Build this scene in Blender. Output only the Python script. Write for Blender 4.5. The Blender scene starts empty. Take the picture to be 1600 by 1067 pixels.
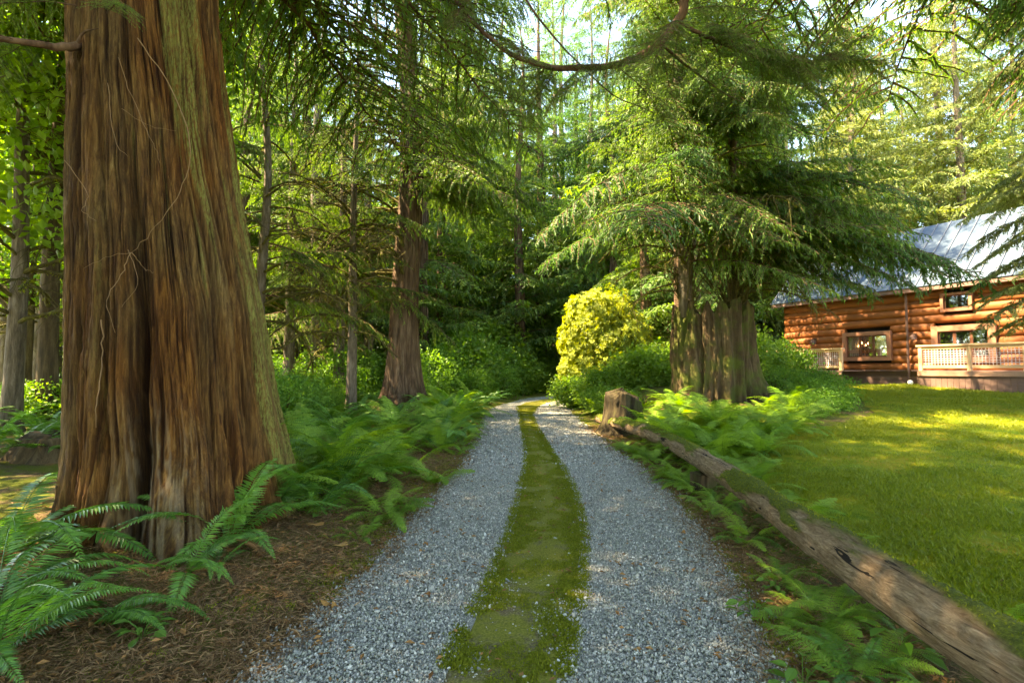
import bpy, math, random
import numpy as np
from mathutils import Vector, Matrix, Euler

R_ = math.radians
sc = bpy.context.scene
C = sc.collection
rng = np.random.default_rng(11)
random.seed(5)

# ------------------------------------------------------------------ camera, sky, sun, exposure
CAM_Z, PITCH, F = 1.6, R_(2.97), 800.0
cam_d = bpy.data.cameras.new('camera'); cam = bpy.data.objects.new('camera', cam_d); C.objects.link(cam)
cam_d.sensor_width = 36; cam_d.lens = 18.0; cam_d.clip_end = 600; cam_d.clip_start = 0.05
cam.location = (0, 0, CAM_Z); cam.rotation_euler = (R_(90) + PITCH, 0, 0)
sc.camera = cam

SUN_EL, SUN_AZ = R_(52), math.atan2(-1.0, 0.03)     # azimuth: compass angle from +Y (x, y) of the direction to the sun
sun_dir = Vector((math.sin(SUN_AZ) * math.cos(SUN_EL), math.cos(SUN_AZ) * math.cos(SUN_EL), math.sin(SUN_EL)))
w = bpy.data.worlds.new('World'); sc.world = w; w.use_nodes = True
nt = w.node_tree; bg = nt.nodes['Background']
sky = nt.nodes.new('ShaderNodeTexSky'); sky.sky_type = 'NISHITA'; sky.sun_disc = False
sky.sun_elevation = SUN_EL; sky.sun_rotation = SUN_AZ; sky.air_density = 0.75; sky.dust_density = 0.1; sky.ozone_density = 3.0
nt.links.new(sky.outputs[0], bg.inputs[0]); bg.inputs[1].default_value = 0.125
sl = bpy.data.lights.new('sun', 'SUN'); sl.energy = 3.4; sl.angle = R_(0.53); sl.color = (1.0, 0.93, 0.8)
so = bpy.data.objects.new('sun', sl); C.objects.link(so)
so.rotation_euler = (-sun_dir).to_track_quat('-Z', 'Y').to_euler(); so.location = (-20, -10, 30)
sc.view_settings.view_transform = 'Standard'; sc.view_settings.look = 'None'
sc.view_settings.exposure = 3.8; sc.view_settings.use_white_balance = True; sc.view_settings.white_balance_temperature = 9900; sc.view_settings.gamma = 1.0; sc.view_settings.use_curve_mapping = False
cy = sc.cycles
cy.max_bounces = 7; cy.diffuse_bounces = 4; cy.glossy_bounces = 2; cy.transmission_bounces = 4; cy.transparent_max_bounces = 4
cy.caustics_reflective = False; cy.caustics_refractive = False; cy.sample_clamp_indirect = 6
cy.use_denoising = True; cy.use_adaptive_sampling = True; cy.adaptive_threshold = 0.012

def PT(px, py, d):
    """world point seen at photo pixel (px, py) at depth d (metres along +Y)"""
    u, v = (px - 800) / F, (533.5 - py) / F
    y = math.cos(PITCH) - v * math.sin(PITCH); z = math.sin(PITCH) + v * math.cos(PITCH)
    return Vector((u * d / y, d, CAM_Z + z * d / y))

# ------------------------------------------------------------------ noise
def _h(ix, iy, s):
    n = (ix.astype(np.int64) * 374761393 + iy.astype(np.int64) * 668265263 + s * 974634777) & 0xffffffff
    n = ((n ^ (n >> 13)) * 1274126177) & 0xffffffff
    return ((n ^ (n >> 16)) & 0xffff) / 65535.0
def vn(x, y, s=0):
    x = np.asarray(x, float); y = np.asarray(y, float)
    ix, iy = np.floor(x), np.floor(y); fx, fy = x - ix, y - iy
    fx = fx * fx * (3 - 2 * fx); fy = fy * fy * (3 - 2 * fy)
    a = _h(ix, iy, s); b = _h(ix + 1, iy, s); c = _h(ix, iy + 1, s); d = _h(ix + 1, iy + 1, s)
    return (a * (1 - fx) + b * fx) * (1 - fy) + (c * (1 - fx) + d * fx) * fy
def fbm(x, y, s=0, o=4):
    r = 0; a = .5; t = 0
    for i in range(o):
        r = r + a * vn(np.asarray(x) * 2 ** i, np.asarray(y) * 2 ** i, s + i); t += a; a *= .5
    return r / t
def sst(x, a, b):
    t = np.clip((np.asarray(x, float) - a) / (b - a), 0, 1); return t * t * (3 - 2 * t)

# ------------------------------------------------------------------ layout of the drive and lawn (metres)
def resample(pts, n):
    p = np.array(pts, float); s = np.r_[0, np.cumsum(np.hypot(*np.diff(p, axis=0).T))]
    t = np.linspace(0, s[-1], n)
    return np.c_[np.interp(t, s, p[:, 0]), np.interp(t, s, p[:, 1])]
YK = [-6, .5, 2.6, 3.2, 3.9, 5.1, 6.6, 8.4, 10.3, 14, 17.5, 21.5]
LE = [-2.3, -1.85, -1.46, -1.33, -1.2, -1.1, -.98, -.8, -.82, -.86, -.88, -.72]
RE = [1.2, 1.2, 1.41, 1.53, 1.7, 1.86, 2.03, 2.12, 2.02, 2.03, 2.08, 2.2]
SL = [-.85, -.6, -.42, -.33, -.2, -.05, .06, .18, .24, .22, .2, .18]
SR = [.05, .12, .27, .4, .55, .73, .84, .85, .8, .72, .72, 1.12]
tail = dict(L=[(-.1, 24.2), (.9, 27.6), (2.6, 30.3), (6, 32.4), (14, 34.6), (24, 36)],
            R=[(2.55, 23.4), (3.3, 25.2), (4.8, 27), (7.6, 28.6), (14, 30.6), (24, 31.8)],
            A=[(.7, 24), (1.7, 26.6), (3.2, 28.8), (6.2, 30.7), (14, 32.9), (24, 34.2)],
            B=[(1.6, 23.7), (2.5, 25.8), (3.9, 27.9), (6.9, 29.9), (14, 32.0), (24, 33.4)])
cL = list(zip(LE, YK)) + tail['L']; cR = list(zip(RE, YK)) + tail['R']
cA = list(zip(SL, YK)) + tail['A']; cB = list(zip(SR, YK)) + tail['B']
def lawn_x(y):
    return np.interp(y, [-6, 2, 4, 6, 8, 9.3, 10.3, 12, 14.5, 18, 24, 32], [2.7, 2.7, 2.7, 2.85, 3.3, 4.7, 6.4, 8.6, 9.8, 10.2, 10.4, 7])
def H(x, y):
    x = np.asarray(x, float); y = np.asarray(y, float)
    le = np.interp(y, [p[1] for p in cL], [p[0] for p in cL]); re = np.interp(y, YK + [60], RE + [2.5])
    ins = (y < 23)
    dl = np.where(ins, le - x, np.where(x < 0, -x, 0)); dr = np.where(ins, x - re, np.where(x > 16, x - 16, 0))
    n = fbm(x * .9, y * .9, 3, 3) - .5
    zl = .07 * sst(dl, .05, .5) + .14 * sst(dl, .5, 3.5) + n * .12 * sst(dl, .1, 1)
    zr = sst(x, 2.2, 5.0) * np.clip((y - 3) * .063, 0, .95) + n * .05 * sst(dr, .1, .6)
    return np.where(dl > 0, zl, np.where(dr > 0, zr, 0.0)) * sst(np.hypot(x, y), 220, 60)

# ------------------------------------------------------------------ mesh helpers
def mk(name, V, Fq, mat, parent=None, smooth=False, tint=None, mi=None, link=True, extra=None):
    """V (n,3); Fq list of (m,k) index arrays; mat one material or a list"""
    me = bpy.data.meshes.new(name)
    V = np.asarray(V, np.float32)
    if not isinstance(Fq, list) or isinstance(Fq[0], tuple): Fq = [np.array(Fq)]
    Fq = [np.asarray(f, np.int32) for f in Fq if len(f)]
    nl = sum(f.size for f in Fq); nf = sum(len(f) for f in Fq)
    me.vertices.add(len(V)); me.vertices.foreach_set('co', V.ravel())
    me.loops.add(nl); me.loops.foreach_set('vertex_index', np.concatenate([f.ravel() for f in Fq]))
    st = []; o = 0
    for f in Fq:
        st.append(o + np.arange(len(f)) * f.shape[1]); o += f.size
    me.polygons.add(nf); me.polygons.foreach_set('loop_start', np.concatenate(st).astype(np.int32))
    me.polygons.foreach_set('use_smooth', np.full(nf, bool(smooth)))
    mats = mat if isinstance(mat, list) else [mat]
    for m_ in mats: me.materials.append(m_)
    if mi is not None: me.polygons.foreach_set('material_index', np.asarray(mi, np.int32))
    me.update(calc_edges=True)
    if tint is not None:
        a = me.attributes.new('tint', 'FLOAT', 'POINT'); a.data.foreach_set('value', np.asarray(tint, np.float32))
    for k, v in (extra or {}).items():
        v = np.asarray(v, np.float32)
        a = me.attributes.new(k, 'FLOAT' if v.ndim == 1 else 'FLOAT_VECTOR', 'POINT')
        a.data.foreach_set('value' if v.ndim == 1 else 'vector', v.ravel())
    if not link: return me
    return put(name, me, parent)
def put(name, me, parent=None, loc=(0, 0, 0), rot=(0, 0, 0), scl=1):
    o = bpy.data.objects.new(name, me); C.objects.link(o)
    if parent: o.parent = parent
    o.location = loc; o.rotation_euler = rot
    o.scale = (scl, scl, scl) if np.isscalar(scl) else scl
    return o
def tag(o, label=None, cat=None, group=None, kind=None):
    if label: o['label'] = label
    if cat: o['category'] = cat
    if group: o['group'] = group
    if kind: o['kind'] = kind
    return o
def thing(name, label, cat, loc=(0, 0, 0), rz=0, group=None):
    return tag(put(name, None, None, loc, (0, 0, rz)), label, cat, group)

class MB:
    def __init__(s): s.v = []; s.f = {}; s.n = 0; s.t = []; s.m = {}
    def add(s, V, Fa, tint=.5, mi=0):
        V = np.asarray(V, float).reshape(-1, 3); Fa = np.asarray(Fa, int)
        if not len(V): return
        s.v.append(V); s.f.setdefault(Fa.shape[1], []).append(Fa + s.n); s.m.setdefault(Fa.shape[1], []).append(np.full(len(Fa), mi))
        s.t.append(np.broadcast_to(np.asarray(tint, float), (len(V),)).copy()); s.n += len(V)
    def addmb(s, o, M=None, scl=None):
        V, Fs, t, m = o
        if M is not None: V = V @ np.array(M.to_3x3()).T + np.array(M.translation)
        s.v.append(V); s.t.append(t)
        for k, f in Fs.items():
            s.f.setdefault(k, []).append(f + s.n); s.m.setdefault(k, []).append(m[k])
        s.n += len(V)
    def flat(s):
        return np.concatenate(s.v), {k: np.concatenate(f) for k, f in s.f.items()}, np.concatenate(s.t), {k: np.concatenate(f) for k, f in s.m.items()}
    def build(s, name, mat, parent=None, smooth=False, link=True):
        V, Fs, t, m = s.flat(); ks = sorted(Fs)
        return mk(name, V, [Fs[k] for k in ks], mat, parent, smooth, t, np.concatenate([m[k] for k in ks]), link)
    def box(s, x0, x1, y0, y1, z0, z1, tint=.5, mi=0):
        V = [(x, y, z) for x in (x0, x1) for y in (y0, y1) for z in (z0, z1)]
        s.add(V, [(0, 1, 3, 2), (4, 6, 7, 5), (0, 4, 5, 1), (2, 3, 7, 6), (0, 2, 6, 4), (1, 5, 7, 3)], tint, mi); return s
    def tube(s, P, r, n=6, tint=.5, mi=0, cap=True):
        P = np.asarray(P, float); k = len(P); r = np.broadcast_to(np.asarray(r, float), (k,))
        T = np.gradient(P, axis=0); T /= np.linalg.norm(T, axis=1)[:, None] + 1e-9
        up = np.array((0, 0, 1.)) if abs(T[0][2]) < .85 else np.array((1., 0, 0))
        A = np.cross(T, up); A /= np.linalg.norm(A, axis=1)[:, None] + 1e-9; B = np.cross(T, A)
        a = np.arange(n) * 2 * np.pi / n
        V = P[:, None] + r[:, None, None] * (A[:, None] * np.cos(a)[None, :, None] + B[:, None] * np.sin(a)[None, :, None])
        i, j = np.meshgrid(np.arange(k - 1), np.arange(n), indexing='ij'); j2 = (j + 1) % n
        Fa = np.stack([i * n + j, i * n + j2, (i + 1) * n + j2, (i + 1) * n + j], -1).reshape(-1, 4)
        s.add(V.reshape(-1, 3), Fa, tint, mi)
        if cap:
            b = s.n - k * n
            s.f.setdefault(n, []).append(np.array([np.arange(n) + b + (k - 1) * n, np.arange(n)[::-1] + b])); s.m.setdefault(n, []).append(np.full(2, mi))
        return s
def curve_pts(P, n=20, jitter=0, r=rng):
    P = np.array(P, float); k = len(P); t = np.linspace(0, k - 1, n); o = []
    Q = np.vstack([2 * P[0] - P[1], P, 2 * P[-1] - P[-2]])
    for u in t:
        i = min(int(u), k - 2); f = u - i; a, b, c, d = Q[i], Q[i + 1], Q[i + 2], Q[i + 3]
        o.append(.5 * (2 * b + (c - a) * f + (2 * a - 5 * b + 4 * c - d) * f * f + (3 * b - a - 3 * c + d) * f ** 3))
    o = np.array(o)
    if jitter: o[1:-1] += r.normal(0, jitter, (n - 2, 3))
    return o
def grid_faces(a, b, wrap=False):
    i, j = np.meshgrid(np.arange(a - 1), np.arange(b if wrap else b - 1), indexing='ij'); j2 = (j + 1) % b
    return np.stack([i * b + j, i * b + j2, (i + 1) * b + j2, (i + 1) * b + j], -1).reshape(-1, 4)
def kites(P, D, N, L, Wd, bend=0.0, fr=.45):
    """leaf faces: base P, direction D, side vector N, length L, width Wd -> V (4n,3), faces"""
    D = D / (np.linalg.norm(D, axis=1)[:, None] + 1e-9); S = np.cross(D, N); S /= np.linalg.norm(S, axis=1)[:, None] + 1e-9
    L = np.asarray(L)[:, None]; Wd = np.asarray(Wd)[:, None]; U = np.cross(S, D)
    m = P + D * L * fr
    V = np.stack([P, m + S * Wd / 2 + U * L * bend, P + D * L, m - S * Wd / 2 + U * L * bend], 1)
    n = len(P); return V.reshape(-1, 3), (np.arange(n)[:, None] * 4 + np.arange(4)[None])

# ------------------------------------------------------------------ materials
def newmat(name):
    m = bpy.data.materials.new(name); m.use_nodes = True; nt = m.node_tree; nt.nodes.clear(); return m, nt
class NT:
    def __init__(s, nt): s.nt = nt
    def n(s, t, **kw):
        nd = s.nt.nodes.new('ShaderNode' + t)
        for k, v in kw.items():
            if k.startswith('i_'):
                key = k[2:].replace('_', ' '); sk = nd.inputs[int(key)] if key.isdigit() else nd.inputs[key]
                if hasattr(v, 'is_output'): s.nt.links.new(v, sk)
                else: sk.default_value = v
            else: setattr(nd, k, v)
        return nd
    def l(s, a, b): s.nt.links.new(a, b)
    def ramp(s, fac, stops, interp='LINEAR'):
        r = s.n('ValToRGB'); cr = r.color_ramp; cr.interpolation = interp
        while len(cr.elements) < len(stops): cr.elements.new(.5)
        for e, (p, c) in zip(cr.elements, stops): e.position = p; e.color = (*c, 1) if len(c) == 3 else c
        s.l(fac, r.inputs[0]); return r.outputs[0]
    def mix(s, f, a, b, mode='MIX'):
        nd = s.n('Mix', data_type='RGBA', blend_type=mode)
        for v, k in ((f, 0), (a, 6), (b, 7)):
            if hasattr(v, 'is_output'): s.l(v, nd.inputs[k])
            else: nd.inputs[k].default_value = (*v, 1) if isinstance(v, tuple) and len(v) == 3 else v
        return nd.outputs[2]
    def math(s, op, a, b=0.0, cl=False):
        nd = s.n('Math', operation=op, use_clamp=cl)
        for v, k in ((a, 0), (b, 1)):
            if hasattr(v, 'is_output'): s.l(v, nd.inputs[k])
            else: nd.inputs[k].default_value = v
        return nd.outputs[0]
    def noise(s, scale, detail=4, rough=.55, vec=None, dist=0):
        nd = s.n('TexNoise', i_Scale=scale, i_Detail=detail, i_Roughness=rough, i_Distortion=dist)
        if vec is not None: s.l(vec, nd.inputs['Vector'])
        return nd.outputs[0]
    def coord(s, kind='Object', scale=(1, 1, 1)):
        tc = s.n('TexCoord'); mp = s.n('Mapping'); mp.inputs['Scale'].default_value = scale; s.l(tc.outputs[kind], mp.inputs[0]); return mp.outputs[0]
    def attr(s, name): return s.n('Attribute', attribute_name=name).outputs['Fac']
    def bump(s, h, st=.5, d=.02): return s.n('Bump', i_Strength=st, i_Distance=d, i_Height=h).outputs[0]
    def out(s, col, rough=.8, nrm=None, spec=.3, metal=0.0):
        b = s.n('BsdfPrincipled')
        for v, k in ((col, 'Base Color'), (rough, 'Roughness'), (spec, 'Specular IOR Level'), (metal, 'Metallic')):
            if hasattr(v, 'is_output'): s.l(v, b.inputs[k])
            else: b.inputs[k].default_value = (*v, 1) if isinstance(v, tuple) else v
        if nrm is not None: s.l(nrm, b.inputs['Normal'])
        o = s.n('OutputMaterial'); s.l(b.outputs[0], o.inputs[0]); return b

def leafmat(name, lo, hi, trans=.35, tcol=None, rough=.5, spec=.35, rnd=.35):
    """foliage: colour runs lo..hi with the per-leaf tint and the object's random value"""
    m, nt = newmat(name); g = NT(nt)
    f = g.math('ADD', g.attr('tint'), g.math('MULTIPLY', g.math('SUBTRACT', g.n('ObjectInfo').outputs['Random'], .5), rnd), True)
    mid = tuple((a + b) / 2 for a, b in zip(lo, hi))
    col = g.ramp(f, [(0, lo), (.5, mid), (1, hi)])
    b = g.n('BsdfPrincipled'); g.l(col, b.inputs['Base Color']); b.inputs['Roughness'].default_value = rough; b.inputs['Specular IOR Level'].default_value = spec
    t = g.n('BsdfTranslucent'); g.l(g.mix(1.0, col, tcol or (1.5, 1.5, .5), 'MULTIPLY'), t.inputs[0])
    x = g.n('MixShader', i_0=trans); g.l(b.outputs[0], x.inputs[1]); g.l(t.outputs[0], x.inputs[2])
    o = g.n('OutputMaterial'); g.l(x.outputs[0], o.inputs[0]); return m
M = {}
M['cedar'] = leafmat('cedar_foliage', (.045, .11, .022), (.15, .25, .045), .5)
M['fir'] = leafmat('fir_foliage', (.04, .105, .035), (.125, .22, .06), .48, (1.2, 1.5, .6))
M['litfir'] = leafmat('sunlit_conifer_foliage', (.09, .14, .03), (.24, .28, .09), .35)  # fir foliage made lighter and yellower, sunlight put into the leaf colour
M['maple'] = leafmat('broadleaf_foliage', (.07, .17, .022), (.2, .32, .05), .5)
M['shrub'] = leafmat('shrub_foliage', (.045, .14, .022), (.16, .31, .045), .48)
M['rhodo'] = leafmat('rhododendron_foliage', (.07, .14, .02), (.42, .46, .055), .42, (1.3, 1.2, .3))
M['swordfern'] = leafmat('sword_fern_frond', (.035, .13, .02), (.13, .3, .04), .35, (1.3, 1.4, .4), .38, .5, .7)
M['ladyfern'] = leafmat('lady_fern_frond', (.085, .2, .02), (.25, .4, .05), .45, (1.3, 1.3, .4), .5, .35, .9)
M['deadfern'] = leafmat('withered_frond', (.16, .07, .02), (.4, .2, .07), .2, (1.2, 1.1, .8), .8)
M['grass'] = leafmat('lawn_grass', (.08, .15, .012), (.28, .29, .022), .35)
M['moss'] = leafmat('moss_tuft', (.1, .13, .014), (.26, .27, .028), .3, (1.2, 1.2, .5), .9, .1)
M['needle'] = leafmat('dry_needle', (.11, .055, .022), (.36, .21, .1), .1, (1, 1, 1), .8, .2)

def bark(name, c0, c1, c2, sx=14, sz=1.2, moss=0.0, mosscol=(.09, .11, .015), bs=.8):
    m, nt = newmat(name); g = NT(nt)
    v = g.coord('Object', (sx, sx, sz)); v2 = g.coord('Object', (1, 1, .25))
    n1 = g.noise(1.0, 6, .65, v, .3); n2 = g.noise(1.4, 3, .5, v2); n3 = g.noise(3.5, 5, .6, v)
    col = g.ramp(n1, [(.3, c0), (.5, c1), (.68, c2)])
    col = g.mix(g.math('MULTIPLY', n2, .7), col, g.mix(1.0, col, (.55, .5, .45), 'MULTIPLY'))
    mm = g.ramp(g.math('ADD', g.noise(2.2, 5, .65, g.coord('Object', (1, 1, .35))), moss - .5), [(.47, (0, 0, 0)), (.6, (1, 1, 1))])
    col = g.mix(g.math('MULTIPLY', mm, g.math('ADD', g.math('MULTIPLY', n3, .9), .35), True), col, mosscol)
    h = g.math('ADD', g.math('MULTIPLY', n1, 1.0), g.math('MULTIPLY', n3, .5))
    g.out(col, .9, g.bump(h, bs, .03), .15); return m
M['bark'] = bark('cedar_bark', (.035, .021, .013), (.11, .066, .04), (.22, .15, .1), moss=.1)
M['mossbark'] = bark('mossy_bark', (.04, .032, .02), (.085, .06, .032), (.15, .11, .06), 9, 1.5, .3)
M['mossystump'] = bark('mossy_stump_wood', (.018, .013, .008), (.045, .034, .018), (.08, .065, .03), 9, 1.5, .42, (.05, .065, .012))
M['greybark'] = bark('grey_bark', (.07, .055, .04), (.16, .125, .09), (.27, .22, .17), 10, 1.5, .08)
M['twig'] = bark('twig_bark', (.05, .028, .016), (.11, .06, .034), (.2, .12, .07), 8, 3, .05, bs=.3)
M['mosstwig'] = bark('mossy_twig', (.05, .045, .02), (.09, .075, .025), (.13, .12, .03), 10, 10, .35, (.10, .12, .015), .4)

# ---- giant trunk: colour from attributes baked with the shape (relief depth, lichen streaks)
def giantbark():
    m, nt = newmat('giant_cedar_bark'); g = NT(nt)
    rel = g.attr('relief'); mo = g.attr('lichen'); pale = g.attr('pale')
    v = g.coord('Object', (24, 24, 1.3)); n1 = g.noise(1.0, 6, .7, v, .5); n2 = g.noise(1.1, 4, .6, g.coord('Object', (1.6, 1.6, .35)))
    n3 = g.noise(4.0, 5, .7, g.coord('Object', (18, 18, 4)))
    col = g.ramp(n1, [(.28, (.045, .022, .01)), (.46, (.115, .06, .021)), (.6, (.2, .115, .038)), (.76, (.32, .225, .1))])
    col = g.mix(g.ramp(n2, [(.42, (0, 0, 0)), (.62, (1, 1, 1))]), col, g.mix(1.0, col, (1.15, .78, .5), 'MULTIPLY'))
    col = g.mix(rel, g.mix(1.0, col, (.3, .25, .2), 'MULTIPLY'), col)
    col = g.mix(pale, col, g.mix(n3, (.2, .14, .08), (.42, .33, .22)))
    k = g.math('MULTIPLY', mo, g.ramp(n3, [(.38, (0, 0, 0)), (.6, (1, 1, 1))]), True)
    col = g.mix(k, col, g.mix(n1, (.1, .1, .02), (.29, .28, .07)))
    n4 = g.noise(1.0, 5, .75, g.coord('Object', (75, 75, 7)), .8); n5 = g.noise(1.0, 4, .7, g.coord('Object', (38, 38, 16)), .5)
    col = g.mix(n4, g.mix(1.0, col, (.42, .41, .4), 'MULTIPLY'), g.mix(1.0, col, (1.45, 1.5, 1.5), 'MULTIPLY'))
    g.out(col, .88, g.bump(g.math('ADD', g.math('ADD', n1, n4), g.math('MULTIPLY', n5, .8)), 1.0, .02), .15); return m
M['giant'] = giantbark()

def groundmat():
    m, nt = newmat('leaf_litter_soil'); g = NT(nt); v = g.coord('Object')
    n1 = g.noise(60, 6, .7, v, 1.5); n2 = g.noise(3, 5, .6, v); n3 = g.noise(14, 5, .7, v)
    c = g.ramp(n1, [(.3, (.03, .021, .01)), (.5, (.12, .085, .04)), (.7, (.27, .2, .1))])
    c = g.mix(g.ramp(g.math('ADD', n2, g.math('MULTIPLY', n3, .4)), [(.59, (0, 0, 0)), (.72, (1, 1, 1))]), c, (.12, .14, .018))
    g.out(c, .95, g.bump(n1, .8, .03), .1); return m
def lawnmat():
    m, nt = newmat('mossy_lawn'); g = NT(nt); v = g.coord('Object')
    n1 = g.noise(1.3, 5, .6, v); n2 = g.noise(9, 6, .7, v, .5); n3 = g.noise(90, 4, .7, v)
    c = g.ramp(g.math('ADD', g.math('MULTIPLY', n1, .65), g.math('MULTIPLY', n2, .35)), [(.36, (.08, .15, .012)), (.47, (.15, .19, .014)), (.56, (.25, .22, .016)), (.65, (.34, .23, .03))])
    c = g.mix(n3, g.mix(1.0, c, (.6, .65, .6), 'MULTIPLY'), g.mix(1.0, c, (1.35, 1.3, 1.2), 'MULTIPLY'))
    g.out(c, .95, g.bump(g.math('ADD', n3, g.math('MULTIPLY', n2, .6)), .8, .02), .1); return m
def gravelmat():
    m, nt = newmat('crushed_gravel'); g = NT(nt); v = g.coord('Object')
    vo = g.n('TexVoronoi', i_Scale=95, feature='F1'); g.l(v, vo.inputs['Vector'])
    vd = g.n('TexVoronoi', i_Scale=95, feature='DISTANCE_TO_EDGE'); g.l(v, vd.inputs['Vector'])
    sp = g.n('SeparateColor'); g.l(vo.outputs['Color'], sp.inputs[0])
    c = g.ramp(sp.outputs[0], [(0, (.17, .17, .145)), (.4, (.3, .295, .26)), (.75, (.42, .41, .36)), (1, (.63, .61, .53))])
    c = g.mix(g.ramp(vd.outputs[0], [(0, (1, 1, 1)), (.14, (0, 0, 0))]), c, (.06, .058, .055))
    n = g.noise(2.2, 4, .6, v); c = g.mix(g.ramp(n, [(.5, (0, 0, 0)), (.75, (.5, .5, .5))]), c, (.15, .135, .1))
    g.out(c, .85, g.bump(vd.outputs[0], .9, .012), .3); return m
def stonemat():
    m, nt = newmat('gravel_stone'); g = NT(nt)
    r = g.n('ObjectInfo').outputs['Random']
    c = g.ramp(r, [(0, (.14, .14, .12)), (.22, (.27, .27, .235)), (.5, (.4, .39, .35)), (.68, (.33, .345, .26)), (.82, (.56, .53, .45)), (.93, (.72, .7, .62)), (1, (.42, .29, .18))])
    c = g.mix(g.noise(160, 3, .6, g.coord()), c, g.mix(1.0, c, (.6, .6, .6), 'MULTIPLY'))
    g.out(c, .75, None, .4); return m
def mossmat():
    m, nt = newmat('drive_moss'); g = NT(nt); v = g.coord('Object')
    n1 = g.noise(4.5, 6, .7, v, .6); n2 = g.noise(70, 5, .7, v)
    a = g.ramp(n2, [(.3, (.08, .085, .016)), (.5, (.165, .16, .026)), (.7, (.27, .25, .05))])
    b = g.ramp(n2, [(.3, (.05, .035, .022)), (.5, (.12, .09, .06)), (.72, (.24, .2, .16))])
    near = g.n('SeparateXYZ'); g.l(v, near.inputs[0])
    f = g.math('ADD', n1, g.math('MULTIPLY', g.math('SUBTRACT', 5.0, near.outputs[1]), .03))
    f = g.math('MAXIMUM', f, g.math('SUBTRACT', n1, .05))
    g.out(g.mix(g.ramp(f, [(.53, (0, 0, 0)), (.68, (.85, .85, .85))]), a, b), .95, g.bump(n2, .9, .015), .1); return m
M['soil'] = groundmat(); M['lawn'] = lawnmat(); M['gravel'] = gravelmat(); M['stone'] = stonemat(); M['strip'] = mossmat()

def logmat():
    m, nt = newmat('weathered_log'); g = NT(nt)
    v = g.coord('UV'); mo = g.attr('moss')
    n1 = g.noise(1.0, 8, .78, g.coord('Object', (26, 4.5, 26)), 1.2); n2 = g.noise(2.2, 5, .65, g.coord('Object', (1, 1, 1))); n3 = g.noise(60, 4, .7, g.coord('Object'))
    c = g.ramp(n1, [(.3, (.07, .042, .022)), (.46, (.21, .135, .075)), (.6, (.36, .25, .15)), (.8, (.55, .43, .3))])
    c = g.mix(g.ramp(n2, [(.5, (0, 0, 0)), (.66, (1, 1, 1))]), c, g.mix(1.0, c, (.95, .98, 1.05), 'MULTIPLY'))
    mc = g.ramp(n3, [(.3, (.05, .06, .01)), (.5, (.09, .115, .017)), (.7, (.17, .19, .03))])
    c = g.mix(mo, c, mc)
    n6 = g.noise(1.0, 6, .75, g.coord('Object', (70, 14, 70)), 1.0); wv = g.math('LESS_THAN', g.noise(1.0, 3, .6, g.coord('Object', (16, 1.1, 16)), .8), .36)
    c = g.mix(n6, g.mix(1.0, c, (.5, .48, .46), 'MULTIPLY'), g.mix(1.0, c, (1.45, 1.45, 1.45), 'MULTIPLY')); c = g.mix(g.math('MULTIPLY', wv, g.math('SUBTRACT', 1.0, mo)), c, (.02, .014, .01))
    g.out(c, .92, g.bump(g.math('ADD', g.math('ADD', n1, n6), g.math('MULTIPLY', g.math('MULTIPLY', n3, mo), .6)), 1.0, .02), .15); return m
M['log'] = logmat()
def stumpmat():
    m, nt = newmat('old_stump_wood'); g = NT(nt); v = g.coord('Object', (9, 9, .7))
    n1 = g.noise(1.0, 6, .65, v, .5); n2 = g.noise(1.6, 5, .65, g.coord('Object'))
    c = g.ramp(n1, [(.3, (.018, .011, .007)), (.5, (.055, .036, .019)), (.68, (.12, .085, .045))])
    c = g.mix(g.ramp(n2, [(.45, (0, 0, 0)), (.62, (.9, .9, .9))]), c, (.06, .075, .014))
    g.out(c, .92, g.bump(n1, .9, .03), .12); return m
M['stump'] = stumpmat()
def flat(name, col, rough=.7, spec=.3, metal=0.0, nsc=8, var=.25, sc3=(1, 1, 1)):
    m, nt = newmat(name); g = NT(nt); n = g.noise(nsc, 5, .6, g.coord('Object', sc3))
    c = g.mix(n, tuple(a * (1 - var) for a in col), tuple(a * (1 + var) for a in col))
    g.out(c, rough, g.bump(n, .25, .01), spec, metal); return m
M['logwall'] = flat('varnished_log', (.24, .078, .025), .6, .2, 0, 1.6, .45, (1.0, 22, 22))
M['trim'] = flat('brown_window_trim', (.3, .13, .075), .6)
M['sash'] = flat('dark_sash', (.12, .045, .022), .5)
M['siding'] = flat('brown_stained_board', (.17, .1, .08), .7, .25, 0, 3, .3, (1, 8, 8))
M['rail'] = flat('cedar_rail', (.68, .43, .25), .6, .3, 0, 2, .2, (2, 10, 10))
M['wire'] = flat('painted_lattice', (.6, .5, .5), .6)
M['deck'] = flat('deck_board', (.33, .19, .13), .7)
M['pipe'] = flat('brown_downspout', (.11, .06, .045), .45, .4)
M['metal'] = flat('blue_grey_metal_roof', (.045, .075, .11), .5, .4, .1, 1.5, .15)
M['rust'] = flat('roof_seam', (.14, .15, .17), .5)
M['dark'] = flat('unlit_interior', (.02, .015, .012), .9)
M['curtain'] = flat('pale_curtain', (.42, .42, .4), .8)
M['white'] = flat('white_globe', (.8, .8, .78), .4)
M['deadleaf'] = leafmat('fallen_leaf', (.3, .12, .03), (.55, .3, .09), .2, (1, 1, 1), .7)
m, nt = newmat('window_glass'); g = NT(nt)
gl = g.n('BsdfGlossy', i_Roughness=.03); gl.inputs[0].default_value = (.75, .8, .85, 1); tr = g.n('BsdfTransparent'); fr = g.n('MixShader', i_0=.38)
g.l(tr.outputs[0], fr.inputs[1]); g.l(gl.outputs[0], fr.inputs[2]); o = g.n('OutputMaterial'); g.l(fr.outputs[0], o.inputs[0]); M['glass'] = m
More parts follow.
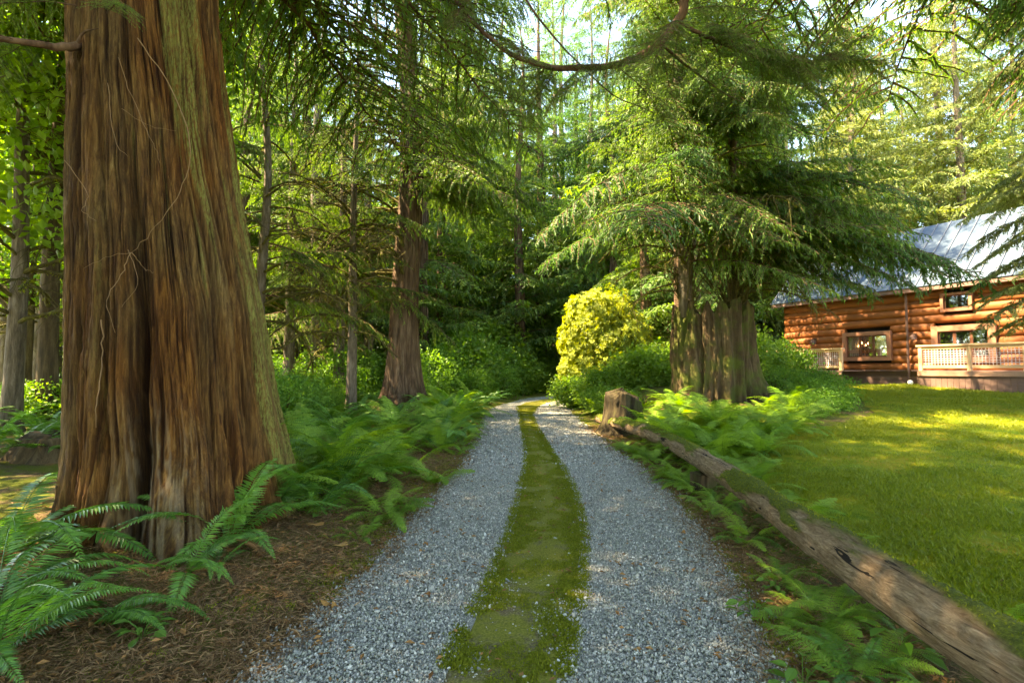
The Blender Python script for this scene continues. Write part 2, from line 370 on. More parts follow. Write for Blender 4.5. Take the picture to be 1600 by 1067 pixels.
m, nt = newmat('lit_bulb'); g = NT(nt); e = g.n('Emission', i_Strength=6.0); e.inputs[0].default_value = (1, .55, .25, 1); o = g.n('OutputMaterial'); g.l(e.outputs[0], o.inputs[0]); M['bulb'] = m

# ------------------------------------------------------------------ ground
def axis(lo, hi, n, c, k):
    t = np.linspace(-1, 1, n); s = np.sinh(t * k) / np.sinh(k); a = np.where(s < 0, c + s * (c - lo), c + s * (hi - c)); return a
gx = axis(-160, 160, 260, 0, 4.5); gy = axis(-60, 220, 260, 5, 4.5)
X, Y = np.meshgrid(gx, gy, indexing='ij'); Z = H(X, Y) - .012 + (fbm(X * 6, Y * 6, 9, 3) - .5) * .03 * (np.abs(X) > 3)
tag(mk('forest_floor', np.stack([X, Y, Z], -1).reshape(-1, 3), grid_faces(260, 260)[:, ::-1], M['soil'], smooth=True), kind='structure')

def ribbon(name, A, B, n, m, z, mat, jit=.0, seed=1):
    a = resample(A, n); b = resample(B, n); t = np.linspace(0, 1, m)
    P = a[:, None] * (1 - t)[None, :, None] + b[:, None] * t[None, :, None]
    s = np.arange(n) * .11
    for e, sg, sd in ((0, -1, 0), (-1, 1, 7)):
        w_ = (fbm(s * 1.2, s * 0, seed + sd, 2) - .5) * jit * 2 + (vn(s * 7, s * 0, seed + 3 + sd) - .5) * jit
        P[:, e, 0] += sg * w_
    V = np.concatenate([P, (H(P[..., 0], P[..., 1]) * .3 + z)[..., None]], -1)
    V[..., 2] += .012 * np.sin(t * np.pi)[None] - .008
    return mk(name, V.reshape(-1, 3), grid_faces(n, m)[:, ::-1], mat, smooth=True)
tag(ribbon('gravel_driveway', cL, cR, 420, 9, .004, M['gravel'], .09, 2), kind='structure')
tag(ribbon('moss_strip', cA, cB, 420, 7, .014, M['strip'], .07, 5), kind='structure')
# lawn sheet
ny = 220; yy = np.concatenate([np.linspace(-5, 12, 140), np.linspace(12.15, 34, 80)]); t = np.linspace(0, 1, 120) ** 2
xb = lawn_x(yy) + (fbm(yy * 1.5, yy * 0, 21, 3) - .5) * .5
X = xb[:, None] + (60 - xb[:, None]) * t[None]; Y = np.repeat(yy[:, None], 120, 1); Z = H(X, Y) + .006 + (fbm(X * .5, Y * .5, 4, 2) - .5) * .05 * sst(X - xb[:, None], 0, 1)
tag(mk('lawn', np.stack([X, Y, Z], -1).reshape(-1, 3), grid_faces(220, 120)[:, ::-1], M['lawn'], smooth=True), kind='structure')
def HL(x, y):
    xb_ = np.interp(y, yy, xb)
    return H(x, y) + np.where(x > xb_, .006 + (fbm(x * .5, y * .5, 4, 2) - .5) * .05 * sst(x - xb_, 0, 1), -.012)

# ------------------------------------------------------------------ scatter helper (only for stuff nobody could count)
def scatter(name, P, rot, scl, meshes, label=None, cat=None):
    col = bpy.data.collections.new(name + '_source')
    for i, me in enumerate(meshes):
        col.objects.link(bpy.data.objects.new('%s_piece' % name, me))
    me = bpy.data.meshes.new(name); n = len(P); me.vertices.add(n); me.vertices.foreach_set('co', np.asarray(P, np.float32).ravel())
    for k, v in (('rot', rot), ('scl', scl)):
        a = me.attributes.new(k, 'FLOAT_VECTOR', 'POINT'); a.data.foreach_set('vector', np.asarray(v, np.float32).ravel())
    o = put(name, me)
    ng = bpy.data.node_groups.new(name, 'GeometryNodeTree')
    ng.interface.new_socket('Geometry', in_out='INPUT', socket_type='NodeSocketGeometry'); ng.interface.new_socket('Geometry', in_out='OUTPUT', socket_type='NodeSocketGeometry')
    N = ng.nodes.new; gi = N('NodeGroupInput'); go = N('NodeGroupOutput'); ip = N('GeometryNodeInstanceOnPoints'); ci = N('GeometryNodeCollectionInfo')
    ci.inputs['Collection'].default_value = col; ci.inputs['Separate Children'].default_value = True; ci.inputs['Reset Children'].default_value = True
    ar = N('GeometryNodeInputNamedAttribute'); ar.data_type = 'FLOAT_VECTOR'; ar.inputs['Name'].default_value = 'rot'
    as_ = N('GeometryNodeInputNamedAttribute'); as_.data_type = 'FLOAT_VECTOR'; as_.inputs['Name'].default_value = 'scl'
    rv = N('FunctionNodeRandomValue'); rv.data_type = 'INT'; rv.inputs[4].default_value = 0; rv.inputs[5].default_value = len(meshes) - 1
    L = ng.links.new
    L(gi.outputs[0], ip.inputs['Points']); L(ci.outputs[0], ip.inputs['Instance']); ip.inputs['Pick Instance'].default_value = True
    L([q for q in rv.outputs if q.type == 'INT'][0], ip.inputs['Instance Index'])
    L(ar.outputs[0], ip.inputs['Rotation']); L(as_.outputs[0], ip.inputs['Scale']); L(ip.outputs[0], go.inputs[0])
    md = o.modifiers.new('scatter', 'NODES'); md.node_group = ng
    return tag(o, label, cat, kind='stuff')

def stone_mesh(i):
    r = np.random.default_rng(i); p = (1 + 5 ** .5) / 2
    V = np.array([(-1, p, 0), (1, p, 0), (-1, -p, 0), (1, -p, 0), (0, -1, p), (0, 1, p), (0, -1, -p), (0, 1, -p), (p, 0, -1), (p, 0, 1), (-p, 0, -1), (-p, 0, 1)]) / 1.9
    V = V * r.uniform(.7, 1.2, (12, 1)) * np.array([1.1, .85, .62])
    Fi = [(0, 11, 5), (0, 5, 1), (0, 1, 7), (0, 7, 10), (0, 10, 11), (1, 5, 9), (5, 11, 4), (11, 10, 2), (10, 7, 6), (7, 1, 8), (3, 9, 4), (3, 4, 2), (3, 2, 6), (3, 6, 8), (3, 8, 9), (4, 9, 5), (2, 4, 11), (6, 2, 10), (8, 6, 7), (9, 8, 1)]
    return mk('stone', V, np.array(Fi), M['stone'], link=False)
stones = [stone_mesh(i) for i in range(5)]
aL, aR, aA, aB = [np.array(c) for c in (cL, cR, cA, cB)]
def ex(c, y): return np.interp(y, c[:, 1], c[:, 0])
def gravel_points(n, y0, y1, size, seed):
    r = np.random.default_rng(seed)
    y = y0 + (y1 - y0) * r.random(n) ** 1.25; l, R2, a, b = ex(aL, y), ex(aR, y), ex(aA, y), ex(aB, y)
    t = r.random(n) * 1.16 - .08; x = l + (R2 - l) * t
    ed = np.minimum(np.abs(x - a), np.abs(x - b)); inside = (x > a) & (x < b)
    patch = fbm(x * 5, y * 5, 8, 3)
    keep = np.ones(n, bool)
    keep[inside] = (r.random(n) < np.where(ed < .06, .3, .012) + .5 * sst(patch, .5, .66) * sst(4.4 - y, 0, 1.8))[inside]
    outd = np.maximum(l - x, x - R2); keep &= ~((outd > 0) & (r.random(n) > np.exp(-outd / .05) * .55))
    keep &= ~((x < l + .45) & (y < 5.5) & (patch > .62) & (r.random(n) < .75))
    x, y = x[keep], y[keep]; k = len(x); s = size * r.lognormal(0, .33, k)
    z = np.maximum(H(x, y), 0) * .6 + .012 + s * .25
    return np.c_[x, y, z], r.uniform(0, 6.28, (k, 3)), np.repeat(s[:, None], 3, 1)
g1 = gravel_points(150000, 1.8, 8.5, .0064, 1); g2 = gravel_points(40000, 8.5, 21, .0115, 2)
scatter('loose_gravel', np.r_[g1[0], g2[0]], np.r_[g1[1], g2[1]], np.r_[g1[2], g2[2]], stones, 'loose grey and white gravel lying on the driveway tracks', 'gravel')

def tuft(i, n, h, wd, spread, mat, lean=.5):
    r = np.random.default_rng(100 + i); P = np.c_[r.normal(0, spread, (n, 2)), np.zeros(n)]
    D = np.c_[r.normal(0, lean, (n, 2)), np.ones(n)]
    V, Fa = kites(P, D, r.normal(0, 1, (n, 3)), h * r.uniform(.5, 1.2, n), np.full(n, wd))
    return mk('tuft', V, Fa, mat, tint=np.repeat(r.uniform(.1, .9, n), 4), link=False)
# moss tufts on the centre strip and verges
def strip_pts(n, seed):
    r = np.random.default_rng(seed); y = 1.9 + 20 * r.random(n) ** 1.7; a, b = ex(aA, y), ex(aB, y); t = r.random(n) * 1.06 - .03; x = a + (b - a) * t
    k = fbm(x * 4.5, y * 4.5, 31, 3) + .22 * np.abs(t - .5) * 2 - .1 * sst(4.5 - y, 0, 2) > .5
    return x[k], y[k]
x, y = strip_pts(30000, 4)
x2 = []; r = np.random.default_rng(8)
yv = 2 + 16 * r.random(9000) ** 1.4; side = r.random(9000) < .5
xv = np.where(side, ex(aL, yv) - np.abs(r.normal(0, .3, 9000)) + .03, ex(aR, yv) + np.abs(r.normal(0, .22, 9000)) - .03)
kk = fbm(xv * 3, yv * 3, 41, 3) > .53; x = np.r_[x, xv[kk]]; y = np.r_[y, yv[kk]]; n = len(x)
scatter('moss_tufts', np.c_[x, y, np.maximum(H(x, y), 0) + .012], np.c_[r.normal(0, .1, (n, 2)), r.uniform(0, 6.28, n)], np.repeat(r.uniform(.6, 1.4, (n, 1)), 3, 1),
        [tuft(i, 14, .016, .006, .014, M['moss'], .8) for i in range(3)], 'low yellow green moss along the middle strip of the drive', 'moss')
# grass and clover on the lawn
n = 85000; y = 2.2 + 17 * r.random(n) ** 1.35; x = np.interp(y, yy, xb) + .02 + (1 + y * 1.05) * r.random(n)
kk = (fbm(x * 1.1, y * 1.1, 51, 3) > .5) | (r.random(n) < .16); x, y = x[kk], y[kk]; n = len(x); s = .8 + y * .05
scatter('lawn_grass', np.c_[x, y, HL(x, y)], np.c_[r.normal(0, .1, (n, 2)), r.uniform(0, 6.28, n)], np.repeat((r.uniform(.5, 1.2, n) * s)[:, None], 3, 1),
        [tuft(10 + i, 16, .03 + .012 * i, .006, .04, M['grass'], .9) for i in range(4)], 'short mossy grass of the lawn beyond the log', 'grass')
# forest litter: needles, twigs
def litter(i, n, L, wd):
    r = np.random.default_rng(200 + i); P = np.c_[r.normal(0, .1, (n, 2)), r.uniform(0, .012, n)]; D = np.c_[r.normal(0, 1, (n, 2)), r.normal(0, .18, n)]
    V, Fa = kites(P, D, np.tile((0, 0, 1.), (n, 1)) + r.normal(0, .4, (n, 3)), L * r.uniform(.4, 1.3, n), np.full(n, wd), 0, .5)
    return mk('litter', V, Fa, M['needle'], tint=np.repeat(r.uniform(0, 1, n), 4), link=False)
n = 15000; y = 2.2 + 12 * r.random(n) ** 1.5; sd = r.random(n) < .72
x = np.where(sd, ex(aL, y) + .12 - np.abs(r.normal(0, 1.7, n)), ex(aR, y) - .08 + np.abs(r.normal(0, .45, n)))
scatter('needle_litter', np.c_[x, y, H(x, y) + .002], np.c_[r.normal(0, .08, (n, 2)), r.uniform(0, 6.28, n)], np.repeat(r.uniform(.6, 1.3, (n, 1)), 3, 1),
        [litter(i, 16, .09, .005) for i in range(4)], 'dry brown needles and twigs littering the forest floor', 'litter')

def leafbit(i):
    r = np.random.default_rng(250 + i); n = 3; V, Fa = kites(np.c_[r.normal(0, .05, (n, 2)), np.full(n, .008)], np.c_[r.normal(0, 1, (n, 2)), r.normal(0, .2, n)], np.tile((0, 0, 1.), (n, 1)) + r.normal(0, .4, (n, 3)), r.uniform(.025, .06, n), r.uniform(.015, .035, n), .12, .5)
    return mk('leaf_bit', V, Fa, M['deadfern'], tint=np.repeat(r.uniform(0, 1, n), 4), link=False)
r = np.random.default_rng(91); n = 2600; y = 2.2 + 11 * r.random(n) ** 1.4; u_ = r.random(n)
x = np.where(u_ < .62, ex(aL, y) + .1 - np.abs(r.normal(0, 1.5, n)), np.where(u_ < .78, ex(aL, y) + (ex(aR, y) - ex(aL, y)) * r.random(n), ex(aR, y) + np.abs(r.normal(0, .6, n))))
scatter('leaf_litter', np.c_[x, y, np.maximum(H(x, y), 0) + .014], np.c_[r.normal(0, .15, (n, 2)), r.uniform(0, 6.28, n)], np.repeat(r.uniform(.5, 1.2, (n, 1)), 3, 1), [leafbit(i) for i in range(4)], 'small brown leaves and bark scraps strewn over the verges', 'litter')
# ------------------------------------------------------------------ giant cedar
def trunk_mesh(name, mat, center, nθ, nz, zs, rfun, parent, dense=None):
    """rfun(theta, z)->r ; zs heights"""
    t = np.linspace(-np.pi, np.pi, nθ, endpoint=False)
    if dense is not None: t = dense + t - .62 * np.sin(t)      # more columns on the side that faces the drive
    T, Zz = np.meshgrid(t, zs); r_, at = rfun(T, Zz); cx, cy_ = center(Zz)
    V = np.stack([cx + r_ * np.cos(T), cy_ + r_ * np.sin(T), Zz], -1).reshape(-1, 3)
    return mk(name, V, grid_faces(nz, nθ, True), mat, parent, True, extra={k: v.ravel() for k, v in at.items()})
GC = (-3.66, 5.3); FACE = R_(-55)
def gcr(T, Z):
    d = np.angle(np.exp(1j * (T - FACE)))                     # 0 faces the camera, + is image right
    base = np.interp(Z, [-.3, 0, .4, .8, 2.1, 3.4, 5.4, 12, 24], [1.0, .97, .92, .89, .83, .73, .63, .48, .25])
    w = (fbm(Z * .8, Z * 0, 5, 3) - .5) * .25
    def lobe(a, amp, wd, hz, p=1.6, dr=0): return amp * np.exp(-(np.angle(np.exp(1j * (d - a - dr * np.exp(-Z / 1.2)))) / wd) ** 2) * np.exp(-(np.clip(Z + .25, 0, None) / hz) ** p)
    r0 = base + lobe(.0, .95, .27, .62, 1.05) + lobe(.45, .5, .16, .45, 1.1) + lobe(.95, .2, .28, .9) + lobe(1.5, .36, .34, 1.0) + lobe(-.62, .18, .2, .5) \
        + lobe(-1.25, .1, .2, .35) + lobe(-2.6, .3, .4, .8) + lobe(2.4, .4, .4, 1)
    # long flutes running up the stem
    fl = 0
    for a, dep, wd, zt, zb in ((-.34, .26, .075, 1.5, 1.7), (-.7, .1, .05, 2.2, 1.7), (-1.05, .07, .05, 9, 9), (.16, .05, .06, 9, 9), (.62, .075, .07, 9, 9), (.9, .06, .05, 9, 9), (1.25, .05, .05, 9, 9), (-.12, .035, .04, 9, 9), (.36, .05, .04, 9, 9), (2, .1, .1, 9, 9), (3, .1, .1, 9, 9), (-2, .1, .1, 9, 9)):
        aa = a + w * .5 + .1 * np.exp(-Z / 1.0) * np.sign(a) * .6
        fl = fl - dep * np.exp(-(np.angle(np.exp(1j * (d - aa))) / wd) ** 2) * np.exp(-np.clip(Z - zt, 0, None) / 2)
    low = .06 * (fbm(d * 2.2 + 9, Z * .45, 11, 3) - .5) * 2
    # fibrous strips: sheared by the root flare
    sh = d * 1.0 + .12 * np.exp(-Z / .7) * np.sin(d * 5) + (fbm(d * 2, Z * .8, 77, 3) - .5) * .14
    s1 = 1 - np.abs(2 * fbm(sh * 11 + 50, Z * .42, 12, 3) - 1); s2 = 1 - np.abs(2 * fbm(sh * 34 + 50, Z * 1.1, 13, 3) - 1); s3 = vn(sh * 95 + 50, Z * 2.6, 14); s4 = vn(sh * 60, Z * 14, 15)
    fine = .03 * (s1 - .7) + .034 * (s2 - .7) + .012 * (s3 - .5) + .007 * (s4 - .5) * (1 + 1.5 * np.exp(-Z / 1.5))
    cr = .03 * np.clip(vn(sh * 40, Z * .7, 19) - .74, 0, 1) * 4
    r_ = r0 + fl + low + fine - cr
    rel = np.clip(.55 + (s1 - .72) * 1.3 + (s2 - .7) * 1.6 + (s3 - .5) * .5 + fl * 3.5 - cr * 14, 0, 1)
    st = fbm(sh * 3.2 + 20, Z * .16, 23, 2)
    lich = sst(st + .14 * (fbm(sh * 16, Z * .8, 24, 3) - .5) * 2 + .03 * (d > .3), .49, .6) * sst(s2, .45, .75)
    lich = lich * sst(d, -.85, -.5); lich = np.maximum(lich, np.exp(-((d - .98 - w * .3) / .13) ** 2) * .6 * sst(Z, 3.2, 1.4) * (.35 + s3)); lich = np.maximum(lich, .5 * (.3 + s4) * np.exp(-((d - 1.42) / .3) ** 2) * sst(Z, 1.8, .6))
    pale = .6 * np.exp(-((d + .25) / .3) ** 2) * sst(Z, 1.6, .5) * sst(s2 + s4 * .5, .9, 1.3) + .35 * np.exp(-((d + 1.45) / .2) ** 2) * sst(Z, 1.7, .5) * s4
    return r_, dict(relief=rel, lichen=np.clip(lich, 0, 1), pale=np.clip(pale, 0, 1))
gc = thing('giant_cedar', 'giant western red cedar with fluted reddish bark and flared roots left of the drive', 'tree', (0, 0, 0))
zs = np.concatenate([np.linspace(-.35, 6.6, 470), np.linspace(6.8, 24, 40)])
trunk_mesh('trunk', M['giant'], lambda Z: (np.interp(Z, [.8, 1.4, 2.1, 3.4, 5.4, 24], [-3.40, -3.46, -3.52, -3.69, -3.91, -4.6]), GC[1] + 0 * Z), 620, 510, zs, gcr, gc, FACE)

# ------------------------------------------------------------------ foliage generators
def bough(seed, L=3.2, leafL=.075, leafW=.016, step=.045, twigs=46, rise=.12, droop=.34, tip=.0, hang=.9, flatness=.5, stem=.022, leafmi=1, wide=.36, ntw=5):
    """one sweeping conifer bough along +X: stem, side twigs and leaf sprays"""
    r = np.random.default_rng(seed); b = MB()
    t = np.linspace(0, 1, 14); wob = np.cumsum(r.normal(0, .012, 14)) * L
    S = np.c_[t * L, wob, (rise * t - droop * t ** 1.9 + tip * t ** 4) * L]
    b.tube(S, stem * (1 - t * .85), ntw, .5, 0, False)
    LV, LF, LT = [], [], []
    def at(u): return np.array([np.interp(u, t, S[:, k]) for k in range(3)])
    for i in range(twigs):
        u = .1 + .9 * (i + r.random()) / twigs; sd = 1 if i % 2 else -1
        l = L * wide * (1 - .72 * u ** 1.3) * r.uniform(.6, 1.15); l = max(l, .16)
        p0 = at(u); ang = sd * r.uniform(.75, 1.25); dx, dy = math.cos(ang), math.sin(ang)
        k = max(4, int(l / step)); v = np.linspace(0, 1, k)
        hg = hang * r.uniform(.5, 1.25)
        Pw = p0 + np.c_[dx * v * l, dy * v * l, -hg * l * v ** 1.7 * .62 + .04 * l * v] + np.cumsum(r.normal(0, .006, (k, 3)), 0)
        if k > 5: b.tube(Pw[::2], .004 + .004 * (1 - v[::2]), 3, .5, 0, False)
        D0 = np.gradient(Pw, axis=0); D0 /= np.linalg.norm(D0, axis=1)[:, None] + 1e-9
        sidev = np.cross(D0, (0, 0, 1.)); sidev /= np.linalg.norm(sidev, axis=1)[:, None] + 1e-9
        tn = r.uniform(.15, .85)
        for sgn in (-1, 1):
            D = D0 * .75 + sgn * sidev * r.uniform(.5, .9) + np.array((0, 0, -.35 * hg)) + r.normal(0, .22, (k, 3))
            Nn = np.cross(D, sidev * sgn) + r.normal(0, flatness, (k, 3)); Nn[:, 2] += .4
            ln = leafL * (1.25 - .75 * v) * r.uniform(.6, 1.35, k) * (1 + .6 * (l / L))
            V, Fa = kites(Pw, D, Nn, ln, np.full(k, leafW) * r.uniform(.7, 1.3, k), .06)
            b.add(V, Fa, np.repeat(np.clip(tn + r.normal(0, .16, k) + .2 * v, 0, 1), 4), leafmi)
        if k > 5:                                             # hanging tips off the twig
            q = r.integers(1, k, max(3, int(k * .8))); Dd = np.c_[r.normal(dx * .4, .35, len(q)), r.normal(dy * .4, .35, len(q)), -np.ones(len(q)) * hang]
            V, Fa = kites(Pw[q], Dd, r.normal(0, 1, (len(q), 3)), leafL * r.uniform(1.1, 2.4, len(q)), np.full(len(q), leafW * 1.15), .04)
            b.add(V, Fa, np.repeat(np.clip(tn + r.normal(0, .2, len(q)), 0, 1), 4), leafmi)
    return b
def bmeshes(n, mats, seed, **kw): return [bough(seed + i, **kw).build('branch', mats, link=False) for i in range(n)]
BC = bmeshes(6, [M['twig'], M['cedar']], 300, twigs=54, leafL=.068, leafW=.019, step=.034, hang=1.25)
BF = bmeshes(5, [M['twig'], M['fir']], 330, twigs=56, leafL=.065, leafW=.019, step=.034, hang=1.05, droop=.36, wide=.34)
BL = bmeshes(4, [M['twig'], M['litfir']], 360, twigs=64, leafL=.075, leafW=.024, step=.028, hang=.75, droop=.42, wide=.32)
BN = bmeshes(3, [M['twig'], M['cedar']], 380, twigs=64, leafL=.042, leafW=.0105, step=.024, hang=1.0, ntw=6)
# loose, mostly bare mossy branch
def mossy_branch(seed, L=2.6):
    r = np.random.default_rng(seed); b = MB(); n = 14; t = np.linspace(0, 1, n)
    S = np.c_[t * L, np.cumsum(r.normal(0, .03, n)) * L * .5, (.25 * np.sin(t * 2.2) - .55 * t ** 2.2) * L * r.uniform(.5, 1)]
    b.tube(S, .035 * (1 - t * .8) + .008 + r.uniform(0, .006, n), 6, .5, 0, False)
    for i in range(11):
        u = r.uniform(.2, .95); p = np.array([np.interp(u, t, S[:, k]) for k in range(3)]); l = L * r.uniform(.15, .42); a = r.uniform(-1.3, 1.3); m_ = 7; v = np.linspace(0, 1, m_)
        Q = p + np.c_[math.cos(a) * v * l, math.sin(a) * v * l, (r.uniform(-.1, .3) * v - r.uniform(.3, 1.1) * v ** 2) * l] + np.cumsum(r.normal(0, .015, (m_, 3)), 0)
        b.tube(Q, .012 * (1 - v * .7), 4, .5, 0, False)
        if r.random() < .6:
            for q in range(3):
                pp = Q[r.integers(2, m_)]; e = pp + np.r_[r.normal(0, .18, 2), -r.uniform(.1, .5)]; b.tube(np.array([pp, (pp + e) / 2 + r.normal(0, .03, 3), e]), [.006, .005, .002], 3, .5, 0, False)
    k = 260; q = r.uniform(.05, 1, k); P = np.stack([np.interp(q, t, S[:, c]) for c in range(3)], 1) + r.normal(0, .018, (k, 3))
    V, Fa = kites(P, np.c_[r.normal(0, .5, (k, 2)), -r.uniform(.2, 1, k)], r.normal(0, 1, (k, 3)), r.uniform(.03, .11, k), np.full(k, .012))
    b.add(V, Fa, np.repeat(r.uniform(.1, .8, k), 4), 1); return b
BM = [mossy_branch(400 + i).build('branch', [M['mosstwig'], M['moss']], link=False) for i in range(5)]

def simple_trunk(name, seed, r0, h, mat, parent, loc=(0, 0, 0), nth=26, nz=40, flare=.6, lean=(0, 0), taper=.9, flute=.08, sink=.4):
    r = np.random.default_rng(seed)
    zs = np.concatenate([np.linspace(-sink, 2.0, nz // 2, endpoint=False), np.linspace(2.0, h, nz - nz // 2)])
    ph = r.uniform(0, 6)
    def rf(T, Z):
        u = np.clip(Z / h, 0, 1); R0 = r0 * (1 - taper * u) * (1 + flare * np.exp(-np.clip(Z, -.3, None) / (r0 * 1.6)))
        d = flute * (np.sin(T * 5 + ph + Z * .3) * .5 + np.sin(T * 9 + ph * 2 - Z * .2) * .35) * (.5 + np.exp(-Z / 1.5)) + .1 * (fbm(np.cos(T) * 2 + 7, Z * .8 + np.sin(T) * 2, seed % 97, 3) - .5)
        d = d + .05 * (1 - np.abs(2 * fbm(T * 5 + 40, Z * .5, seed % 89, 2) - 1))
        return R0 * (1 + d), {}
    wx = r.normal(0, .012); wy = r.normal(0, .012)
    o = trunk_mesh(name, mat, lambda Z: (lean[0] * Z + wx * Z * np.sin(Z * .4 + ph), lean[1] * Z + wy * Z * np.cos(Z * .3)), nth, nz, zs, rf, parent)
    return o
def add_boughs(root, meshes, n, z0, z1, L0, L1, r_at, seed, azc=None, azw=np.pi, tilt=(-.4, .35), lean=(0, 0), pos=(0, 0)):
    r = np.random.default_rng(seed)
    for i in range(n):
        u = (i + r.random()) / n; z = z0 + (z1 - z0) * u ** 1.05; a = (azc if azc is not None else 0) + r.uniform(-azw, azw)
        L = (L0 + (L1 - L0) * u) * r.uniform(.75, 1.2) / 3.2
        rr = r_at(z) * .7
        put('branch', meshes[i % len(meshes)], root, (pos[0] + lean[0] * z + rr * math.cos(a), pos[1] + lean[1] * z + rr * math.sin(a), z), (r.normal(0, .12), r.uniform(*tilt), a), (L, L * r.uniform(.9, 1.25), L))

# giant cedar: crown far above, a low branch to the left, twigs hanging down the bark
add_boughs(gc, BC, 34, 8.2, 23, 5.2, 2.0, lambda z: .4, 1, pos=(GC[0] - .1, GC[1]))
add_boughs(gc, BN, 9, 6.9, 10, 6.0, 5.0, lambda z: .5, 7, azc=R_(45), azw=.75, tilt=(-.15, .15), pos=(GC[0] - .1, GC[1]))
b = MB(); P0 = [PT(128, 72, 4.72), PT(90, 74, 4.5), PT(40, 65, 4.3), PT(-30, 58, 4.1), PT(-120, 40, 3.9)]
Q = curve_pts(P0, 16, .008); b.tube(Q, np.linspace(.04, .016, 16), 7); b.tube(curve_pts([Q[1], Q[1] + np.array((.1, -.05, .1)), Q[1] + np.array((.28, -.1, .1))], 6), [.02, .016, .012, .01, .006, .003], 5)
b.build('low_limb', M['twig'], gc, True)
for (px, py, d, a, s) in ((60, 66, 4.38, 2.9, .26), (20, 62, 4.2, -2.2, .25), (-30, 56, 4.1, 2.4, .3), (165, 20, 4.3, -.7, .22), (120, 10, 4.4, -2.8, .3), (40, -20, 4.6, 2.8, .38), (10, 120, 4.9, 3.0, .3)):
    p = PT(px, py, d); put('spray', BN[int(abs(px)) % 3], gc, p, (0, .15, a), s)
b = MB()
for pts, rad in (([(215, 60), (262, 130), (192 + 100, 200), (385 - 90, 260), (275, 310), (240, 360), (205, 395)], .006), ([(185, 90), (205, 150), (235, 215), (250, 255)], .004), ([(190, 170), (230, 195), (275, 205)], .003), ([(268 - 100, 130), (180, 220), (200, 245)], .0035),
                 ([(205, 395), (190, 430), (165, 470), (180, 520)], .005), ([(200, 390), (215, 440), (190, 480)], .003), ([(205, 395), (170, 400), (130, 420)], .003), ([(206, 395), (225, 420), (240, 425)], .003),
                 ([(158, 500), (160, 560), (152, 620), (150, 668)], .008), ([(100, 250), (135, 300), (130, 330), (150, 345)], .004)):
    n_ = len(pts); P = [PT(px, py, 4.42 + .05 * math.sin(i * 2.1)) for i, (px, py) in enumerate(pts)]
    b.tube(curve_pts(P, n_ * 4, .006), np.linspace(rad, rad * .5, n_ * 4) * .8, 5)
b.build('hanging_twigs', M['needle'], gc, True)['kind'] = 'stuff'

# ------------------------------------------------------------------ second cedar
def tree_root(name, label, x, y, group=None): return thing(name, label, 'tree', (x, y, float(H(x, y)) - .03), 0, group)
def cz(px, d): return (px - 800) / F * d
t2 = tree_root('red_cedar', 'tall cedar with dark furrowed trunk and mossy dead branches on the left verge', cz(632, 17.5), 17.5)
simple_trunk('trunk', 21, .5, 26, M['bark'], t2, nth=72, nz=150, flare=.75, flute=.2, taper=.8)
add_boughs(t2, BM, 60, 4.0, 14.5, 4.2, 3.2, lambda z: .35, 22, azc=R_(190), azw=1.5)
add_boughs(t2, BC, 46, 7.6, 17, 4.3, 3.8, lambda z: .3, 23, azc=R_(5), azw=1.05, tilt=(-.1, .35))
add_boughs(t2, BC, 14, 15, 25, 2.8, 1.5, lambda z: .2, 24)

# ------------------------------------------------------------------ stump with young trees growing out of it
def rugged(name, seed, cx, cy_, r0, h, mat, parent, rag=.35, flare=.5, nth=120, nz=70, planks=9, elong=(1, 1), foot=None, dome=None):
    def rf(T, Z):
        u = np.clip(Z / h, 0, 1); R0 = r0 * (1.0 - .05 * u) * (1 + flare * np.exp(-np.clip(Z, -.2, None) / (r0 * .55)))
        k = fbm(T * planks / 2 + 30 + (fbm(Z * .5, T, seed, 2) - .5) * .5, Z * .12, seed + 1, 2)
        Tw = T + .12 * (fbm(T * 3 + 9, Z * .9, seed + 4, 3) - .5) * 2
        rg = 1 - np.abs(2 * fbm(Tw * planks * .35 + 60, Z * .12, seed + 6, 3) - 1); cv = np.clip(.5 - np.abs(fbm(Tw * planks * .3 + 80, Z * .1, seed + 7, 2) - .5) * 13, 0, .5)
        d = .16 * (rg - .7) + .2 * (k - .5) - .26 * cv + .13 * (fbm(T * 7 + 30, Z * 1.6, seed + 2, 4) - .5)
        if foot: d = d + sum(a * np.exp(-(np.angle(np.exp(1j * (T - th))) / w_) ** 2) * np.exp(-np.clip(Z, 0, None) / hh) for th, a, w_, hh in foot)
        R1 = R0 * (1 + d)
        return R1 * np.sqrt((elong[0] * np.cos(T)) ** 2 + (elong[1] * np.sin(T)) ** 2), {}
    t = np.linspace(-np.pi, np.pi, nth, endpoint=False); zz = np.linspace(0, 1, nz)
    top = h * (1 - rag * (vn(t * planks / 2.2 + 40, t * 0, seed + 5) ** 1.2)) + .03 * vn(t * 30, t * 0, seed + 8)
    T, U = np.meshgrid(t, zz); Zz = -.3 + (top[None] + .3) * U; r_, _ = rf(T, Zz)
    inner = 4; V = [np.stack([r_ * np.cos(T), r_ * np.sin(T), Zz], -1)]
    for i in range(1, inner + 1):                                 # hollow top
        f = 1 - i * .245; V.append(np.stack([r_[-1] * f * np.cos(t), r_[-1] * f * np.sin(t), top - (.25 * i * h * .3 if dome is None else -dome * i / inner)], -1)[None])
    V = np.concatenate(V, 0); V[..., 0] += cx; V[..., 1] += cy_
    return mk(name, V.reshape(-1, 3), grid_faces(nz + inner, nth, True), mat, parent, True)
SX, SY = cz(1112, 15), 15.0
st = thing('cedar_stump', 'huge old mossy cedar stump with broken top and young trees on it', 'stump', (SX, SY, float(H(SX, SY)) - .05))
rugged('wood', 61, 0, 0, 1.12, 2.85, M['stump'], st, .2, .03, 260, 120, 13, foot=[(R_(-35), .6, .3, .6), (R_(-150), .15, .4, .5), (R_(0), .5, .25, .6)])
